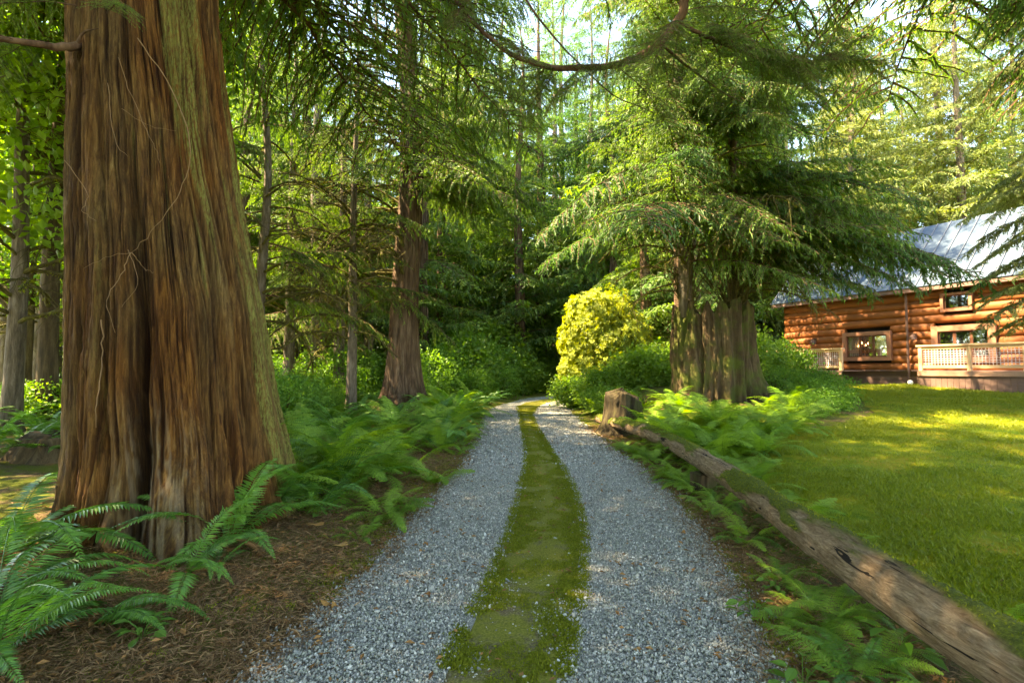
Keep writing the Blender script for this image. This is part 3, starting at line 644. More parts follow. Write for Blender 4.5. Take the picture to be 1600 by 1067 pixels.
def sapling_stem(root, px, d, zt, r0, seed, mat, z0=2.2, lx=0.0):
    r = np.random.default_rng(seed); z = np.linspace(0, zt, 22); u = z / zt
    P = np.c_[lx * u + np.cumsum(r.normal(0, .03, 22)), np.cumsum(r.normal(0, .03, 22)), z]; P[0, :2] = 0
    b = MB(); b.tube(P, r0 * (1 - .85 * u) + .01, 12); return b.build('trunk', mat, root, True)
zst = float(H(SX, SY))
ta = thing('young_hemlock', 'slender tree rooted on the left side of the huge mossy stump', 'tree', (cz(1073, 14.8), 14.8, zst + 2.3))
sapling_stem(ta, 0, 0, 19, .2, 3, M['greybark'])
add_boughs(ta, BF, 48, 2.6, 18.5, 4.7, 2.4, lambda z: .08, 31)
add_boughs(ta, BC, 40, 1.6, 10, 4.2, 3.4, lambda z: .08, 32, azc=R_(-60), azw=1.6)
tb = thing('young_hemlock', 'bushy young tree rooted on the right side of the huge mossy stump', 'tree', (cz(1146, 14.9), 14.9, zst + 2.2))
sapling_stem(tb, 0, 0, 16, .13, 4, M['mossbark'], lx=.4)
add_boughs(tb, BF, 10, 1.6, 4.2, 5.6, 5.0, lambda z: .05, 37, azc=R_(-8), azw=.35, tilt=(-.05, .1))
add_boughs(tb, BC, 22, 2.2, 11, 4.4, 3.6, lambda z: .05, 33, azc=R_(-30), azw=1.5, tilt=(-.2, .1))
add_boughs(tb, BF, 16, 4, 15.5, 3.8, 2.4, lambda z: .05, 34)
def shoots(root, n, seed, L, spread, name='shoots', mi=0):
    r = np.random.default_rng(seed); b = MB()
    for i in range(n):
        a = r.uniform(0, 6.28); l = L * r.uniform(.45, 1.1); k = 9; v = np.linspace(0, 1, k); o = r.uniform(.25, 1) * spread
        P = np.c_[math.cos(a) * (.08 + o * v ** 1.3), math.sin(a) * (.08 + o * v ** 1.3), v * l] + np.cumsum(r.normal(0, .02, (k, 3)), 0)
        b.tube(P, .02 * (1 - v * .8) + .003, 5, .5, 0, False)
        for j in range(5):
            p = P[r.integers(2, k)]; e = p + np.r_[r.normal(0, .4, 2), r.uniform(-.1, .5)]; b.tube(np.array([p, (p + e) / 2 + r.normal(0, .05, 3), e]), [.007, .005, .002], 3, .5, 0, False)
    o = b.build(name, M['mosstwig'], root); o['kind'] = 'stuff'; return o
add_boughs(ta, BM, 12, .6, 3.6, 2.6, 3.2, lambda z: .08, 43, azc=R_(230), azw=1.3)
add_boughs(tb, BM, 10, .5, 3.2, 2.6, 3.2, lambda z: .08, 45, azc=R_(-60), azw=1.3)
add_boughs(tb, BC, 9, 1.0, 3.2, 3.0, 3.6, lambda z: .08, 44, azc=R_(-15), azw=.9, tilt=(-.5, .0))
shoots(ta, 34, 41, 2.6, .9); shoots(tb, 60, 42, 2.8, 1.5)

# small dark stump beside the log's far end
x_, y_ = cz(972, 12.6), 12.6
ss = thing('mossy_stump', 'small dark mossy stump behind the far end of the log', 'stump', (x_, y_, float(H(x_, y_)) - .05))
rugged('wood', 71, 0, 0, .44, 1.0, M['mossystump'], ss, .28, .6, 90, 44, 7, dome=.12)
x_, y_ = -7.1, 8.4
s3 = thing('rotten_stump', 'low rotten stump covered with moss behind the giant cedar', 'stump', (x_, y_, float(H(x_, y_)) - .05))
rugged('wood', 73, 0, 0, .62, .4, M['mossbark'], s3, .25, .4, 60, 30, 7)

# ------------------------------------------------------------------ the long log
LP = [(2.28, .9, .30), (2.17, 2.3, .33), (2.24, 3.64, .345), (2.42, 5.2, .35), (2.56, 6.9, .36), (2.66, 8.8, .36), (2.62, 10.5, .34), (2.45, 12.2, .3), (2.3, 13.6, .26)]
CP = curve_pts(LP, 420); nth = 84; a = np.linspace(0, 2 * np.pi, nth, endpoint=False)
T = np.gradient(CP, axis=0); T /= np.linalg.norm(T, axis=1)[:, None]; A = np.cross(T, (0, 0, 1.)); A /= np.linalg.norm(A, axis=1)[:, None]; B = np.cross(A, T)
s_ = CP[:, 1][:, None]; aa = a[None] + 0 * s_; rad = np.interp(CP[:, 1], [.9, 3, 6, 10, 13.6], [.135, .132, .124, .12, .11])[:, None]
gr = 1 - np.abs(2 * fbm(np.cos(aa) * 5 + 20, np.sin(aa) * 5 + s_ * .6 + 10, 88, 3) - 1)
fib = vn(aa * 13 + 60, s_ * 1.6, 90); knots = np.exp(-((np.cos(aa - 1) - .9) / .15) ** 2) * 0
lump = (fbm(s_ * 1.1 + 3, aa * .35, 91, 3) - .5)
breaks = sst(fbm(s_ * 1.7, aa * .8, 95, 3), .5, .56)
moss = sst(np.sin(aa) * .34 + (fbm(s_ * 1.5, aa * 1.1 + 4, 93, 4) - .5) * 2.3 + .17 + .25 * (s_ > 8.2), .3, .48)
moss = np.where(np.sin(aa) < -.1, moss * .2, moss)
crk = np.clip(.5 - np.abs(fbm(aa * 3 + 9, s_ * .35, 97, 3) - .5) * 14, 0, .5)
rr = rad * (1 + .22 * lump + .06 * (gr - .7) + .05 * (fib - .5) + .07 * breaks - .22 * crk * (1 - moss)) + .022 * moss * (.6 + fbm(s_ * 18, aa * 5, 94, 2)) 
V = CP[:, None] + rr[..., None] * (A[:, None] * np.cos(aa)[..., None] + B[:, None] * np.sin(aa)[..., None])
log = thing('fallen_log', 'long weathered grey brown log with moss patches beside the drive', 'log')
lo = mk('wood', V.reshape(-1, 3), [grid_faces(420, nth, True), np.array([np.arange(nth)[::-1]]), np.array([np.arange(nth) + 419 * nth])], M['log'], log, True, extra={'moss': moss.ravel()})
mv = V.reshape(-1, 3)[(moss.ravel() > .6)]; r = np.random.default_rng(3); mv = mv[r.integers(0, len(mv), 5200)]; n = len(mv)
c0 = np.stack([np.interp(mv[:, 1], CP[:, 1], CP[:, k]) for k in range(3)], 1); nd = mv - c0; nd /= np.linalg.norm(nd, axis=1)[:, None]
Vk, Fk = kites(mv - nd * .004, nd + r.normal(0, .6, (n, 3)), r.normal(0, 1, (n, 3)), r.uniform(.01, .028, n), np.full(n, .008))
mk('moss', Vk, Fk, M['moss'], log, tint=np.repeat(r.uniform(0, .9, n), 4))['kind'] = 'stuff'
# support blocks of wood under it
def block(x, y, sx, sy, h, label, seed):
    t = thing('support_block', label, 'wood block', (x, y, float(H(x, y)) - .03), random.uniform(-.2, .3))
    r = np.random.default_rng(seed); n = 28; a = np.linspace(0, 2 * np.pi, n, endpoint=False); z = np.linspace(0, h, 14)
    Aa, Zz = np.meshgrid(a, z); q = 1 + .12 * (fbm(Aa * 3, Zz * 2, seed, 3) - .5) * 2; sq = 1 / np.maximum(np.abs(np.cos(Aa)), np.abs(np.sin(Aa))) ** .6
    V = np.stack([sx * q * sq * np.cos(Aa), sy * q * sq * np.sin(Aa), Zz + .02 * vn(Aa * 4, Zz, seed)], -1)
    mk('wood', V.reshape(-1, 3), [grid_faces(14, n, True), np.array([np.arange(n) + 13 * n])], M['stump'], t, False); return t
block(2.5, 6.75, .15, .12, .26, 'squared wood block propping the middle of the long log', 4)
if 0: block(2.32, 11.9, .13, .11, .2, 'short wood block propping the far end of the long log', 6)
block(2.3, 1.5, .15, .12, .2, 'wood block under the nearest end of the long log', 8)

# ------------------------------------------------------------------ ferns
def frond_sword(seed, L=1.0):
    r = np.random.default_rng(seed); b = MB(); n = 46; t = np.linspace(0, 1, n)
    S = np.c_[t, r.normal(0, .05) * t ** 2, (r.uniform(.75, 1.05) * t - r.uniform(.62, .9) * t ** 2.1)] * L
    b.tube(S[::3], np.linspace(.005, .0015, len(S[::3])), 4, .35, 0, False)
    D0 = np.gradient(S, axis=0); D0 /= np.linalg.norm(D0, axis=1)[:, None]
    up = np.cross(D0, (0, 1., 0)); up *= np.sign(up[:, 2])[:, None]
    pr = np.sin(np.clip((t - .06) / .94, 0, 1) ** .55 * np.pi) ** .8 * .135 * L + .008
    for sg in (-1, 1):
        k = np.arange(3, n); sd = np.tile((0., sg, 0), (len(k), 1))
        D = sd + D0[k] * (.25 + .5 * t[k])[:, None] + np.c_[np.zeros((len(k), 2)), -np.full(len(k), .22)] + r.normal(0, .06, (len(k), 3))
        V, Fa = kites(S[k] + (sg * .002) * sd, D, up[k] + r.normal(0, .22, (len(k), 3)), pr[k] * r.uniform(.9, 1.08, len(k)), np.full(len(k), .026 * L) * (.55 + .45 * np.sin(t[k] * np.pi)), .05, .3)
        b.add(V, Fa, np.repeat(np.clip(.45 + r.normal(0, .13, len(k)) + .15 * t[k], 0, 1), 4), 0)
    return b
def frond_lady(seed, L=.9):
    r = np.random.default_rng(seed); b = MB(); n = 22; t = np.linspace(0, 1, n)
    S = np.c_[t, r.normal(0, .06) * t ** 2, (r.uniform(.75, 1.1) * t - r.uniform(.6, .9) * t ** 2)] * L
    b.tube(S[::3], np.linspace(.004, .0012, len(S[::3])), 3, .3, 0, False)
    D0 = np.gradient(S, axis=0); D0 /= np.linalg.norm(D0, axis=1)[:, None]; up = np.cross(D0, (0, 1., 0)); up *= np.sign(up[:, 2])[:, None]
    for i in range(3, n):
        pl = (np.sin(np.clip(t[i] - .04, 0, 1) ** .75 * np.pi) ** .9 * .2 + .012) * L
        for sg in (-1, 1):
            d = np.array((0, sg, 0.)) + D0[i] * .35 + np.array((0, 0, -.2)) + r.normal(0, .07, 3); d /= np.linalg.norm(d)
            k = 9; v = np.linspace(.06, 1, k); P = S[i] + d * (v * pl)[:, None] + np.c_[np.zeros((k, 2)), -.12 * pl * v ** 2]
            tn = np.clip(.5 + r.normal(0, .13), 0, 1)
            for s2 in (-1, 1):
                Dd = np.cross(up[i], d) * s2 + d * .45 + r.normal(0, .06, (k, 3))
                V, Fa = kites(P, Dd, np.tile(up[i], (k, 1)) + r.normal(0, .15, (k, 3)), np.full(k, .038 * L) * (1.1 - .85 * v), np.full(k, .023 * L) * (1.15 - .6 * v), .02, .45)
                b.add(V, Fa, np.repeat(np.full(k, tn), 4), 0)
    return b
FS = [frond_sword(500 + i).build('frond', M['swordfern'], link=False) for i in range(5)]
FL = [frond_lady(520 + i).build('frond', M['ladyfern'], link=False) for i in range(5)]
FD = [frond_sword(540 + i).build('frond', M['deadfern'], link=False) for i in range(2)]
def fern(name, label, x, y, kind, s, n, seed, group=None, z=None, azc=None, azw=np.pi, dead=0, pit=(-.35, .35)):
    r = np.random.default_rng(seed); z = float(HL(x, y)) if z is None else z
    t = thing(name, label, 'fern', (x, y, z), 0, group); ms = FS if kind == 's' else FL
    for i in range(n):
        a = (2 * np.pi * (i + r.uniform(-.35, .35)) / n) if azc is None else azc + r.uniform(-azw, azw)
        k = s * r.uniform(.72, 1.15)
        put('frond', ms[i % 5], t, (.03 * math.cos(a), .03 * math.sin(a), 0), (r.normal(0, .2), r.uniform(*pit), a), (k, k * r.uniform(.9, 1.15), k))
    for i in range(dead):
        a = r.uniform(0, 6.28); k = s * r.uniform(.5, .8); put('withered_frond', FD[i % 2], t, (0, 0, .02), (r.normal(0, .5), r.uniform(.35, .75), a), k)['label'] = 'brown withered frond'
    return t
def G(px, py, z=.1):
    d = (CAM_Z - z) * F / (py - 575); return (px - 800) / F * d, d
SWn = 'sword_fern'
# prominent ones, each with its own label
fern(SWn, 'sword fern with broad glossy fronds rising at the left edge, beside the giant cedar', -3.95, 4.05, 's', 1.05, 18, 1, dead=5)
fern(SWn, 'lowest sword fern in the left corner, its fronds sweeping over brown litter', -2.7, 2.75, 's', .85, 17, 2, dead=6)
fern(SWn, 'sword fern with drooping pale-lit fronds against the left root of the giant cedar', -3.3, 3.35, 's', .85, 15, 3, dead=3)
x_, y_ = G(365, 840); fern(SWn, 'upright sword fern at the right foot of the giant cedar', x_, y_, 's', .9, 12, 4, dead=4, pit=(-.75, .15))
x_, y_ = G(430, 800); fern(SWn, 'second sword fern growing from the roots at the right of the giant cedar', x_, y_, 's', .75, 10, 5, dead=2, azc=-.2, azw=1.5, pit=(-.6, .1))
x_, y_ = G(562, 835, .05); fern('lady_fern', 'small feathery fern alone at the left edge of the gravel', x_, y_, 'l', .3, 7, 6, pit=(-.6, 0))
x_, y_ = G(345, 880); fern(SWn, 'small sword fern drooping in front of the giant cedar root', x_, y_, 's', .42, 6, 7, dead=4)
x_, y_ = G(180, 960); fern(SWn, 'single low sword fern frond cluster on the litter below the giant cedar', x_ - .1, y_, 's', .6, 6, 8, dead=3, azc=.25, azw=.8, pit=(-.05, .3))
x_, y_ = G(300, 890); fern(SWn, 'sword fern with one long bright frond arching over the litter below the giant cedar', x_, y_, 's', .62, 7, 9, dead=3, azc=R_(-20), azw=1.8, pit=(-.5, .1))
x_, y_ = G(470, 775); fern(SWn, 'broad sword fern between the giant cedar roots and the fern bank', x_, y_, 's', .9, 12, 10, dead=3, pit=(-.6, .1))
x_, y_ = G(640, 800, .06); fern('lady_fern', 'lady fern leaning over the left gravel edge at the near end of the fern bank', x_ - .25, y_, 'l', .6, 8, 11, pit=(-.5, .1))
# left verge bank of lady ferns
r = np.random.default_rng(77); k = 0
for i in range(56):
    y = 5.4 + 13 * r.random() ** 1.1; x = float(ex(aL, np.array(y))) - .42 - abs(r.normal(0, 1.1)) - (.15 if y < 7.5 else 0)
    fern(SWn if i % 3 == 0 else 'lady_fern', 'arching green fern in the thick bank between the two cedars', x, y, 's' if i % 3 == 0 else 'l', r.uniform(.8, 1.4), 8, 600 + i, 'ferns banked along the left verge', pit=(-.75, .25), dead=2 if i % 4 == 0 else 0)
for i in range(26):
    y = r.uniform(8, 22); x = -3.2 - abs(r.normal(0, 2.5)) 
    fern(SWn, 'sword fern in the undergrowth behind the left verge', x, y, 's', r.uniform(.8, 1.15), 10, 700 + i, 'sword ferns in the left undergrowth', pit=(-.6, .1))
for i in range(12):
    y = r.uniform(16.5, 24); x = float(ex(aL, np.array(y))) - .5 - abs(r.normal(0, .7))
    fern(SWn, 'bright sword fern on the left verge beyond the second cedar', x, y, 's', r.uniform(.8, 1.1), 9, 740 + i, 'ferns on the far left verge', pit=(-.5, .1))
# right side: behind the log and round the stump
for i, (px, d, s, lb) in enumerate(((1118, 9.8, 1.15, 'tallest pale green fern standing in front of the huge stump'), (1060, 10.6, .95, 'wide lady fern arching over the log left of the tallest fern'),
        (1010, 11.6, .85, 'lady fern beside the small dark stump'), (1180, 9.3, .95, 'lady fern just right of the tallest fern, at the lawn edge'), (1085, 8.6, .7, 'low lady fern leaning on the back of the log below the huge stump'))):
    fern('lady_fern', lb, cz(px, d), d, 'l', s, 12, 800 + i, pit=(-.75, .1))
for i in range(30):
    y = r.uniform(8.0, 14.0); x = r.uniform(3.0, 3.2 + (y - 7.2) * .85)
    if y > 13.2 and abs(x - SX) < 1.5: continue
    fern('lady_fern', 'light green fern in the fern bed between log and huge stump', x, y, 'l', r.uniform(.7, 1.1), 11, 820 + i, 'ferns bedded before the huge stump', pit=(-.55, .2))
for i in range(14):
    y = 2.4 + 5.5 * r.random(); x = float(np.interp(y, CP[:, 1], CP[:, 0])) + .3 + abs(r.normal(0, .22))
    fern('bracken_fern', 'thin pale fern growing through the lawn along the back of the log', x, y, 'l', r.uniform(.4, .62), 4, 860 + i, 'thin ferns along the lawn side of the log', pit=(-.5, .1))
for i in range(28):
    y = 2.5 + 8.5 * r.random() ** 1.1; xa = float(ex(aR, np.array(y))); xc = float(np.interp(y, CP[:, 1], CP[:, 0])); x = xa + .22 + (xc - xa - .3) * r.random()
    fern('lady_fern', 'low fern tucked between the gravel and the log', x, y, 'l', r.uniform(.34, .56), 8, 900 + i, 'small ferns on the drive side of the log', pit=(-.3, .25))
x_, y_ = 1.93, 3.35; fern('lady_fern', 'flat wide fern spreading at the gravel edge below the middle of the log', x_, y_, 'l', .42, 8, 930, pit=(-.2, .2))
x_, y_ = 1.82, 2.75; fern(SWn, 'bright fern by the nearest stretch of log', x_, y_, 's', .34, 8, 931, pit=(-.3, .2))

# ------------------------------------------------------------------ leafy shrubs and broadleaf trees
def leafball(seed, n, rx, ry, rz, leaf, clumps, mat, asp=.5, name='foliage', shell=.55, droop=.2, link=False, parent=None, zc=None):
    r = np.random.default_rng(seed); zc = rz if zc is None else zc
    d = r.normal(0, 1, (clumps, 3)); d /= np.linalg.norm(d, axis=1)[:, None]; q = shell + (1 - shell) * r.random(clumps) ** .6
    c = d * q[:, None] * np.array((rx, ry, rz)); c[:, 2] = c[:, 2] * 1.0 + zc; lump = 1 + .25 * (fbm(d[:, 0] * 2.5 + 5, d[:, 2] * 2.5 + d[:, 1] * 2 + 5, seed % 50, 2) - .5) * 2; c[:, :2] *= lump[:, None]
    ci = r.integers(0, clumps, n); sp = min(rx, rz) * .16 + leaf
    P = c[ci] + r.normal(0, sp, (n, 3)) * np.array((1, 1, .55)); P[:, 2] = np.maximum(P[:, 2], .02)
    out = P - np.array((0, 0, zc)); out /= np.linalg.norm(out, axis=1)[:, None] + 1e-9
    D = out * .5 + r.normal(0, .7, (n, 3)); D[:, 2] -= droop; Nn = out * .4 + r.normal(0, .5, (n, 3)); Nn[:, 2] += .8
    L = leaf * r.uniform(.6, 1.35, n); V, Fa = kites(P, D, Nn, L, L * asp, .08, .5)
    ct = r.uniform(.2, .8, clumps)[ci]
    return mk(name, V, Fa, mat, parent, tint=np.repeat(np.clip(ct + r.normal(0, .15, n), 0, 1), 4), link=link)
def stems(seed, n, h, rad, r0, mat, parent=None, link=False, z0=0):
    r = np.random.default_rng(seed); b = MB()
    for i in range(n):
        a = r.uniform(0, 6.28); k = 8; v = np.linspace(0, 1, k); o = rad * r.uniform(.3, 1)
        b.tube(np.c_[np.cos(a) * o * v ** 1.2, np.sin(a) * o * v ** 1.2, z0 + v * h * r.uniform(.7, 1)] + np.cumsum(r.normal(0, .03 * rad, (k, 3)), 0) * (v[:, None] > 0), r0 * (1 - .8 * v), 5, .5, 0, False)
    return b.build('stems', mat, parent, link=link)
SH = [leafball(40 + i, 3600, 1, 1, .85, .11, 90, M['shrub'], .55) for i in range(4)]; SHs = stems(5, 9, 1.4, .8, .025, M['twig'])
ML = [leafball(50 + i, 5200, 1, 1, .9, .12, 120, M['maple'], .8) for i in range(3)]
def shrub(label, x, y, s, i, group=None, ms=SH, name='shrub', sz=1.0, z=None):
    t = thing(name, label, 'shrub', (x, y, (float(HL(x, y)) if z is None else z) - .05), i * 1.7, group)
    put('foliage', ms[i % len(ms)], t, scl=(s, s, s * sz)); put('stems', SHs, t, scl=s * .9); return t
# salal and mixed bushes right of the huge stump
for i, (x, y, s) in enumerate(((7.6, 13.0, .55), (8.5, 13.6, .55), (7.2, 12.0, .45), (8.9, 14.8, .6), (7.9, 15.3, .65), (6.6, 11.5, .4), (9.3, 15.9, .6), (8.0, 12.6, .4))):
    shrub('dark leafy bush at the lawn edge right of the huge stump', x, y, s, i, 'bushes right of the huge stump', sz=.8)
# left background undergrowth
for i in range(44):
    y = r.uniform(10, 30); x = -4.6 - abs(r.normal(0, 5)) - (y - 10) * .12
    shrub('leafy green shrub in the undergrowth left of the drive', x, y, r.uniform(.45, .85) if y < 19 else r.uniform(.7, 1.5), i, 'undergrowth shrubs left of the drive', ms=SH + ML[:2])
for i, (px, d, s) in enumerate(((690, 25, 1.3), (735, 27, 1.5), (770, 29, 1.4), (800, 30.6, 1.3), (712, 29, 1.9), (760, 33, 2.2), (745, 24.5, .8), (825, 33.5, 1.1), (672, 22.5, 1.1), (850, 36, 1.3), (782, 26.6, .9), (805, 36, 1.9))):
    shrub('green bush crowding the left side of the far bend', cz(px, d), d, s, i, 'bushes at the far bend', ms=[SH[0], ML[0], SH[2], ML[1]], sz=1.15)
for i, (px, d, s, sz) in enumerate(((1195, 18, .7, 1.0), (1228, 19.5, .75, 1.2), (1160, 19, 1.0, 1.2))):
    shrub(['pale leafy bush between the huge stump and the log house', 'taller pale leafy bush at the left corner of the log house', 'leafy bush directly behind the huge stump'][i], cz(px, d), d, s, i, ms=ML, sz=sz)
# rhododendron
RX, RY = cz(945, 22), 22.3
rh = thing('rhododendron', 'tall rounded rhododendron with sunlit yellow green leaves right of the drive', 'shrub', (RX, RY, .25))
def whorls(seed, n, rx, ry, rz, zc, name, mat, cut=-.4):
    r = np.random.default_rng(seed); d = r.normal(0, 1, (n, 3)); d /= np.linalg.norm(d, axis=1)[:, None]; d = d[d[:, 2] > cut]; n = len(d)
    lu = 1 + .6 * (fbm(d[:, 0] * 2.6 + 9, d[:, 1] * 2.6 + d[:, 2] * 2.9 + 9, seed, 3) - .5) * 2; q = (1 - .22 * r.random(n) ** 2) * lu
    c = d * q[:, None] * np.array((rx, ry, rz)) + np.array((0, 0, zc)); k = 8
    A = np.cross(d, r.normal(0, 1, (n, 3))); A /= np.linalg.norm(A, axis=1)[:, None]; B = np.cross(d, A)
    ph = (np.arange(k) / k * 2 * np.pi)[None] + r.uniform(0, 6, (n, 1)); dd = d + np.array((0, 0, .7)); dd /= np.linalg.norm(dd, axis=1)[:, None]
    D = (A[:, None] * np.cos(ph)[..., None] + B[:, None] * np.sin(ph)[..., None]) + dd[:, None] * r.uniform(.1, .8, (n, k, 1)); P = np.repeat(c[:, None], k, 1)
    L = r.uniform(.09, .16, n * k); V, Fa = kites(P.reshape(-1, 3), D.reshape(-1, 3), np.repeat(dd, k, 0) + r.normal(0, .15, (n * k, 3)), L, L * .36, -.06, .5)
    t = np.repeat(np.clip(r.normal(.55, .25, n), 0, 1), k * 4); return mk(name, V, Fa, mat, rh, tint=t)
for i_, (lx, ly, lz, lr, lh, ln) in enumerate(((-.55, -.3, 3.5, 1.15, 1.05, 1300), (.35, .2, 3.75, 1.0, .95, 1000), (-1.05, -.1, 2.4, 1.0, .95, 1000), (.25, -.5, 2.5, 1.25, 1.0, 1300), (1.25, .3, 2.7, .85, .95, 800), (-.9, -.4, 1.3, 1.05, .8, 1000), (.6, -.6, 1.25, 1.2, .9, 1100), (1.75, .0, 1.7, .8, .9, 700))):
    whorls(70 + i_, ln, lr, lr, lh, 0, 'foliage', M['rhodo'], -.8); rh.children[-1].location = (lx, ly, lz)
stems(12, 22, 4.2, 1.5, .05, M['twig'], rh, True)
for i, (px, d, s) in enumerate(((900, 20.5, .8), (925, 19.3, .7), (955, 18.4, .8), (990, 18.8, .9), (1020, 19.5, 1.0), (905, 23.5, 1.0), (1045, 21, 1.0), (940, 17, .55), (968, 15.6, .5))):
    shrub('sunlit bright green low shrub below the rhododendron', cz(px, d), d, s, i, 'low shrubs below the rhododendron', ms=ML, sz=.85)
for i in range(9):
    y = r.uniform(14, 20); x = 2.75 + abs(r.normal(0, .5)); fern(SWn, 'fern at the right verge below the rhododendron', x, y, 'l', r.uniform(.6, .9), 8, 960 + i, 'ferns on the right verge below the rhododendron', pit=(-.5, .2))

# ------------------------------------------------------------------ background trees
def crown(seed, h, rmax, z0, n, mats, **kw):
    r = np.random.default_rng(seed); b = MB(); vs = [bough(seed * 7 + i, **kw).flat() for i in range(4)]
    for i in range(n):
        u = (i + r.random()) / n; z = z0 + (h - z0) * u ** 1.1; L = rmax * (1 - u) ** .75 * r.uniform(.7, 1.15) + .5; a = i * 2.4 + r.uniform(-.4, .4)
        s = L / 3.2; Mx = Matrix.Translation((.1 * math.cos(a), .1 * math.sin(a), z)) @ Euler((r.normal(0, .15), r.uniform(-.4, .35) - .1 * u, a)).to_matrix().to_4x4() @ Matrix.Diagonal((s, s * 1.15, s, 1))
        b.addmb(vs[i % 4], Mx)
    return b.build('crown', mats, link=False)
lowkw = dict(leafL=.165, leafW=.055, step=.095, twigs=24, ntw=3)
CRc = [crown(20 + i, 26, 4.8, 1.5 + i * .8, (64, 84, 110)[i], [M['twig'], M['cedar']], hang=1.0, **lowkw) for i in range(3)]
CRf = [crown(30 + i, 28, 4.0, 2.0 + i * 1.5, (70, 90, 115)[i], [M['twig'], M['fir']], hang=.7, droop=.28, **lowkw) for i in range(3)]
CRl = [crown(40 + i, 25, 4.8, 1.2, 150, [M['twig'], M['litfir']], hang=.9, **lowkw) for i in range(2)]
def bcrown(seed, mat):
    r = np.random.default_rng(seed); V = []; n = 15000; cl = 260
    d = r.normal(0, 1, (cl, 3)); d /= np.linalg.norm(d, axis=1)[:, None]; c = d * (.35 + .65 * r.random((cl, 1)) ** .5) * np.array((3.6, 3.6, 5.5)) + np.array((0, 0, 9))
    ci = r.integers(0, cl, n); P = c[ci] + r.normal(0, .42, (n, 3)) * (1, 1, .5); D = r.normal(0, 1, (n, 3)); D[:, 2] -= .3; N_ = r.normal(0, .5, (n, 3)); N_[:, 2] += 1
    L = r.uniform(.12, .26, n); V, Fa = kites(P, D, N_, L, L * .75, .08, .5)
    return mk('crown', V, Fa, mat, tint=np.repeat(np.clip(r.uniform(.15, .85, cl)[ci] + r.normal(0, .12, n), 0, 1), 4), link=False)
CRb = [bcrown(60 + i, M['maple']) for i in range(2)]
def trunk_me(seed, r0, h, mat, **kw):
    o = simple_trunk('trunk', seed, r0, h, mat, None, nth=18, nz=46, **kw); me = o.data; bpy.data.objects.remove(o); return me
TRc = [trunk_me(81 + i, .42, 25, M['bark'], flute=.12) for i in range(2)]; TRg = [trunk_me(85 + i, .3, 26, M['greybark'], flare=.3) for i in range(2)]
TRm = [trunk_me(88 + i, .19, 15, M['mossbark'], flare=.3, lean=(.02 * (i - .5), .01)) for i in range(2)]
CRh = [crown(46, 26, 4.8, 9, 78, [M['twig'], M['cedar']], hang=1.0, **lowkw)]
KIND = dict(bare=(None, TRg), high=(CRh, TRc), cedar=(CRc, TRc), fir=(CRf, TRg), lit=(CRl, TRg), broad=(CRb, TRm))
_ti = [0]
def tree(kind, label, x, y, s=1.0, group=None, name=None, moss=0, cs=None, leafy=0):
    _ti[0] += 1; i = _ti[0]; cr, tr = KIND[kind]
    t = thing(name or dict(bare='dead_limbed_tree', high='cedar_tree', cedar='cedar_tree', fir='fir_tree', lit='hemlock_tree', broad='alder_tree')[kind], label, 'tree', (x, y, float(H(x, y)) - .05), i * 2.1, group)
    put('trunk', tr[i % len(tr)], t, scl=s); 
    if cr: put('crown', cr[i % len(cr)], t, scl=s if cs is None else cs)
    if moss: add_boughs(t, BM, moss, 2.2, 9, 3.0, 2.4, lambda z: .15, i * 13)
    if leafy: add_boughs(t, BC, leafy, 3.5, 14, 3.4, 2.6, lambda z: .12, i * 17)
    return t
gL = 'slim mossy trees in the bright woodland left of the giant cedar'
tree('broad', 'mossy leaning trunk just left of the giant cedar', cz(78, 12), 12, 1.1, name='alder_tree', moss=14, cs=1.0)
tree('broad', 'slim mossy trunk near the left edge, behind the ferns', cz(38, 15), 15, .9, moss=10)
tree('broad', 'thin pale trunk standing between two mossy trunks at the far left', cz(62, 20), 20, .8, moss=6)
tree('bare', 'grey brown trunk with dead twigs left of the second cedar', cz(492, 23), 23, .95, moss=24, leafy=18)
tree('bare', 'thin dark trunk close behind the giant cedar', cz(452, 19), 19, .7, moss=20, leafy=14)
for i, (px, d, s) in enumerate(((405, 15, .75), (530, 20, .9), (470, 29, 1.0), (550, 16.5, .7))):
    tree('bare', ['thin conifer with mossy dead branches just right of the giant cedar', 'conifer with dead mossy twigs midway between the two cedars', 'tall conifer far behind the gap between the two cedars', 'slim conifer just left of the second cedar'][i], cz(px, d), d, s * .8, moss=26, leafy=16)
tree('fir', 'slender trunk right behind the second cedar', cz(575, 27), 27, .9)
# centre
for i, (k, px, d, s) in enumerate((('cedar', 690, 33, 1.0), ('fir', 735, 38, 1.2), ('cedar', 790, 42, 1.3), ('cedar', 845, 39, 1.25), ('fir', 868, 46, 1.4), ('cedar', 812, 34, 1.0), ('fir', 925, 36, 1.1), ('cedar', 905, 41, 1.1), ('cedar', 960, 34, 1.0), ('fir', 1005, 40, 1.15), ('cedar', 1050, 31, .9), ('cedar', 1010, 28, .85), ('fir', 1090, 27, .9), ('cedar', 660, 29, 1.0), ('cedar', 1150, 30, .95), ('cedar', 1210, 33, .9))):
    tree(k, 'tall dark conifer closing the view beyond the bend of the drive', cz(px, d), d, s, 'conifers beyond the bend')
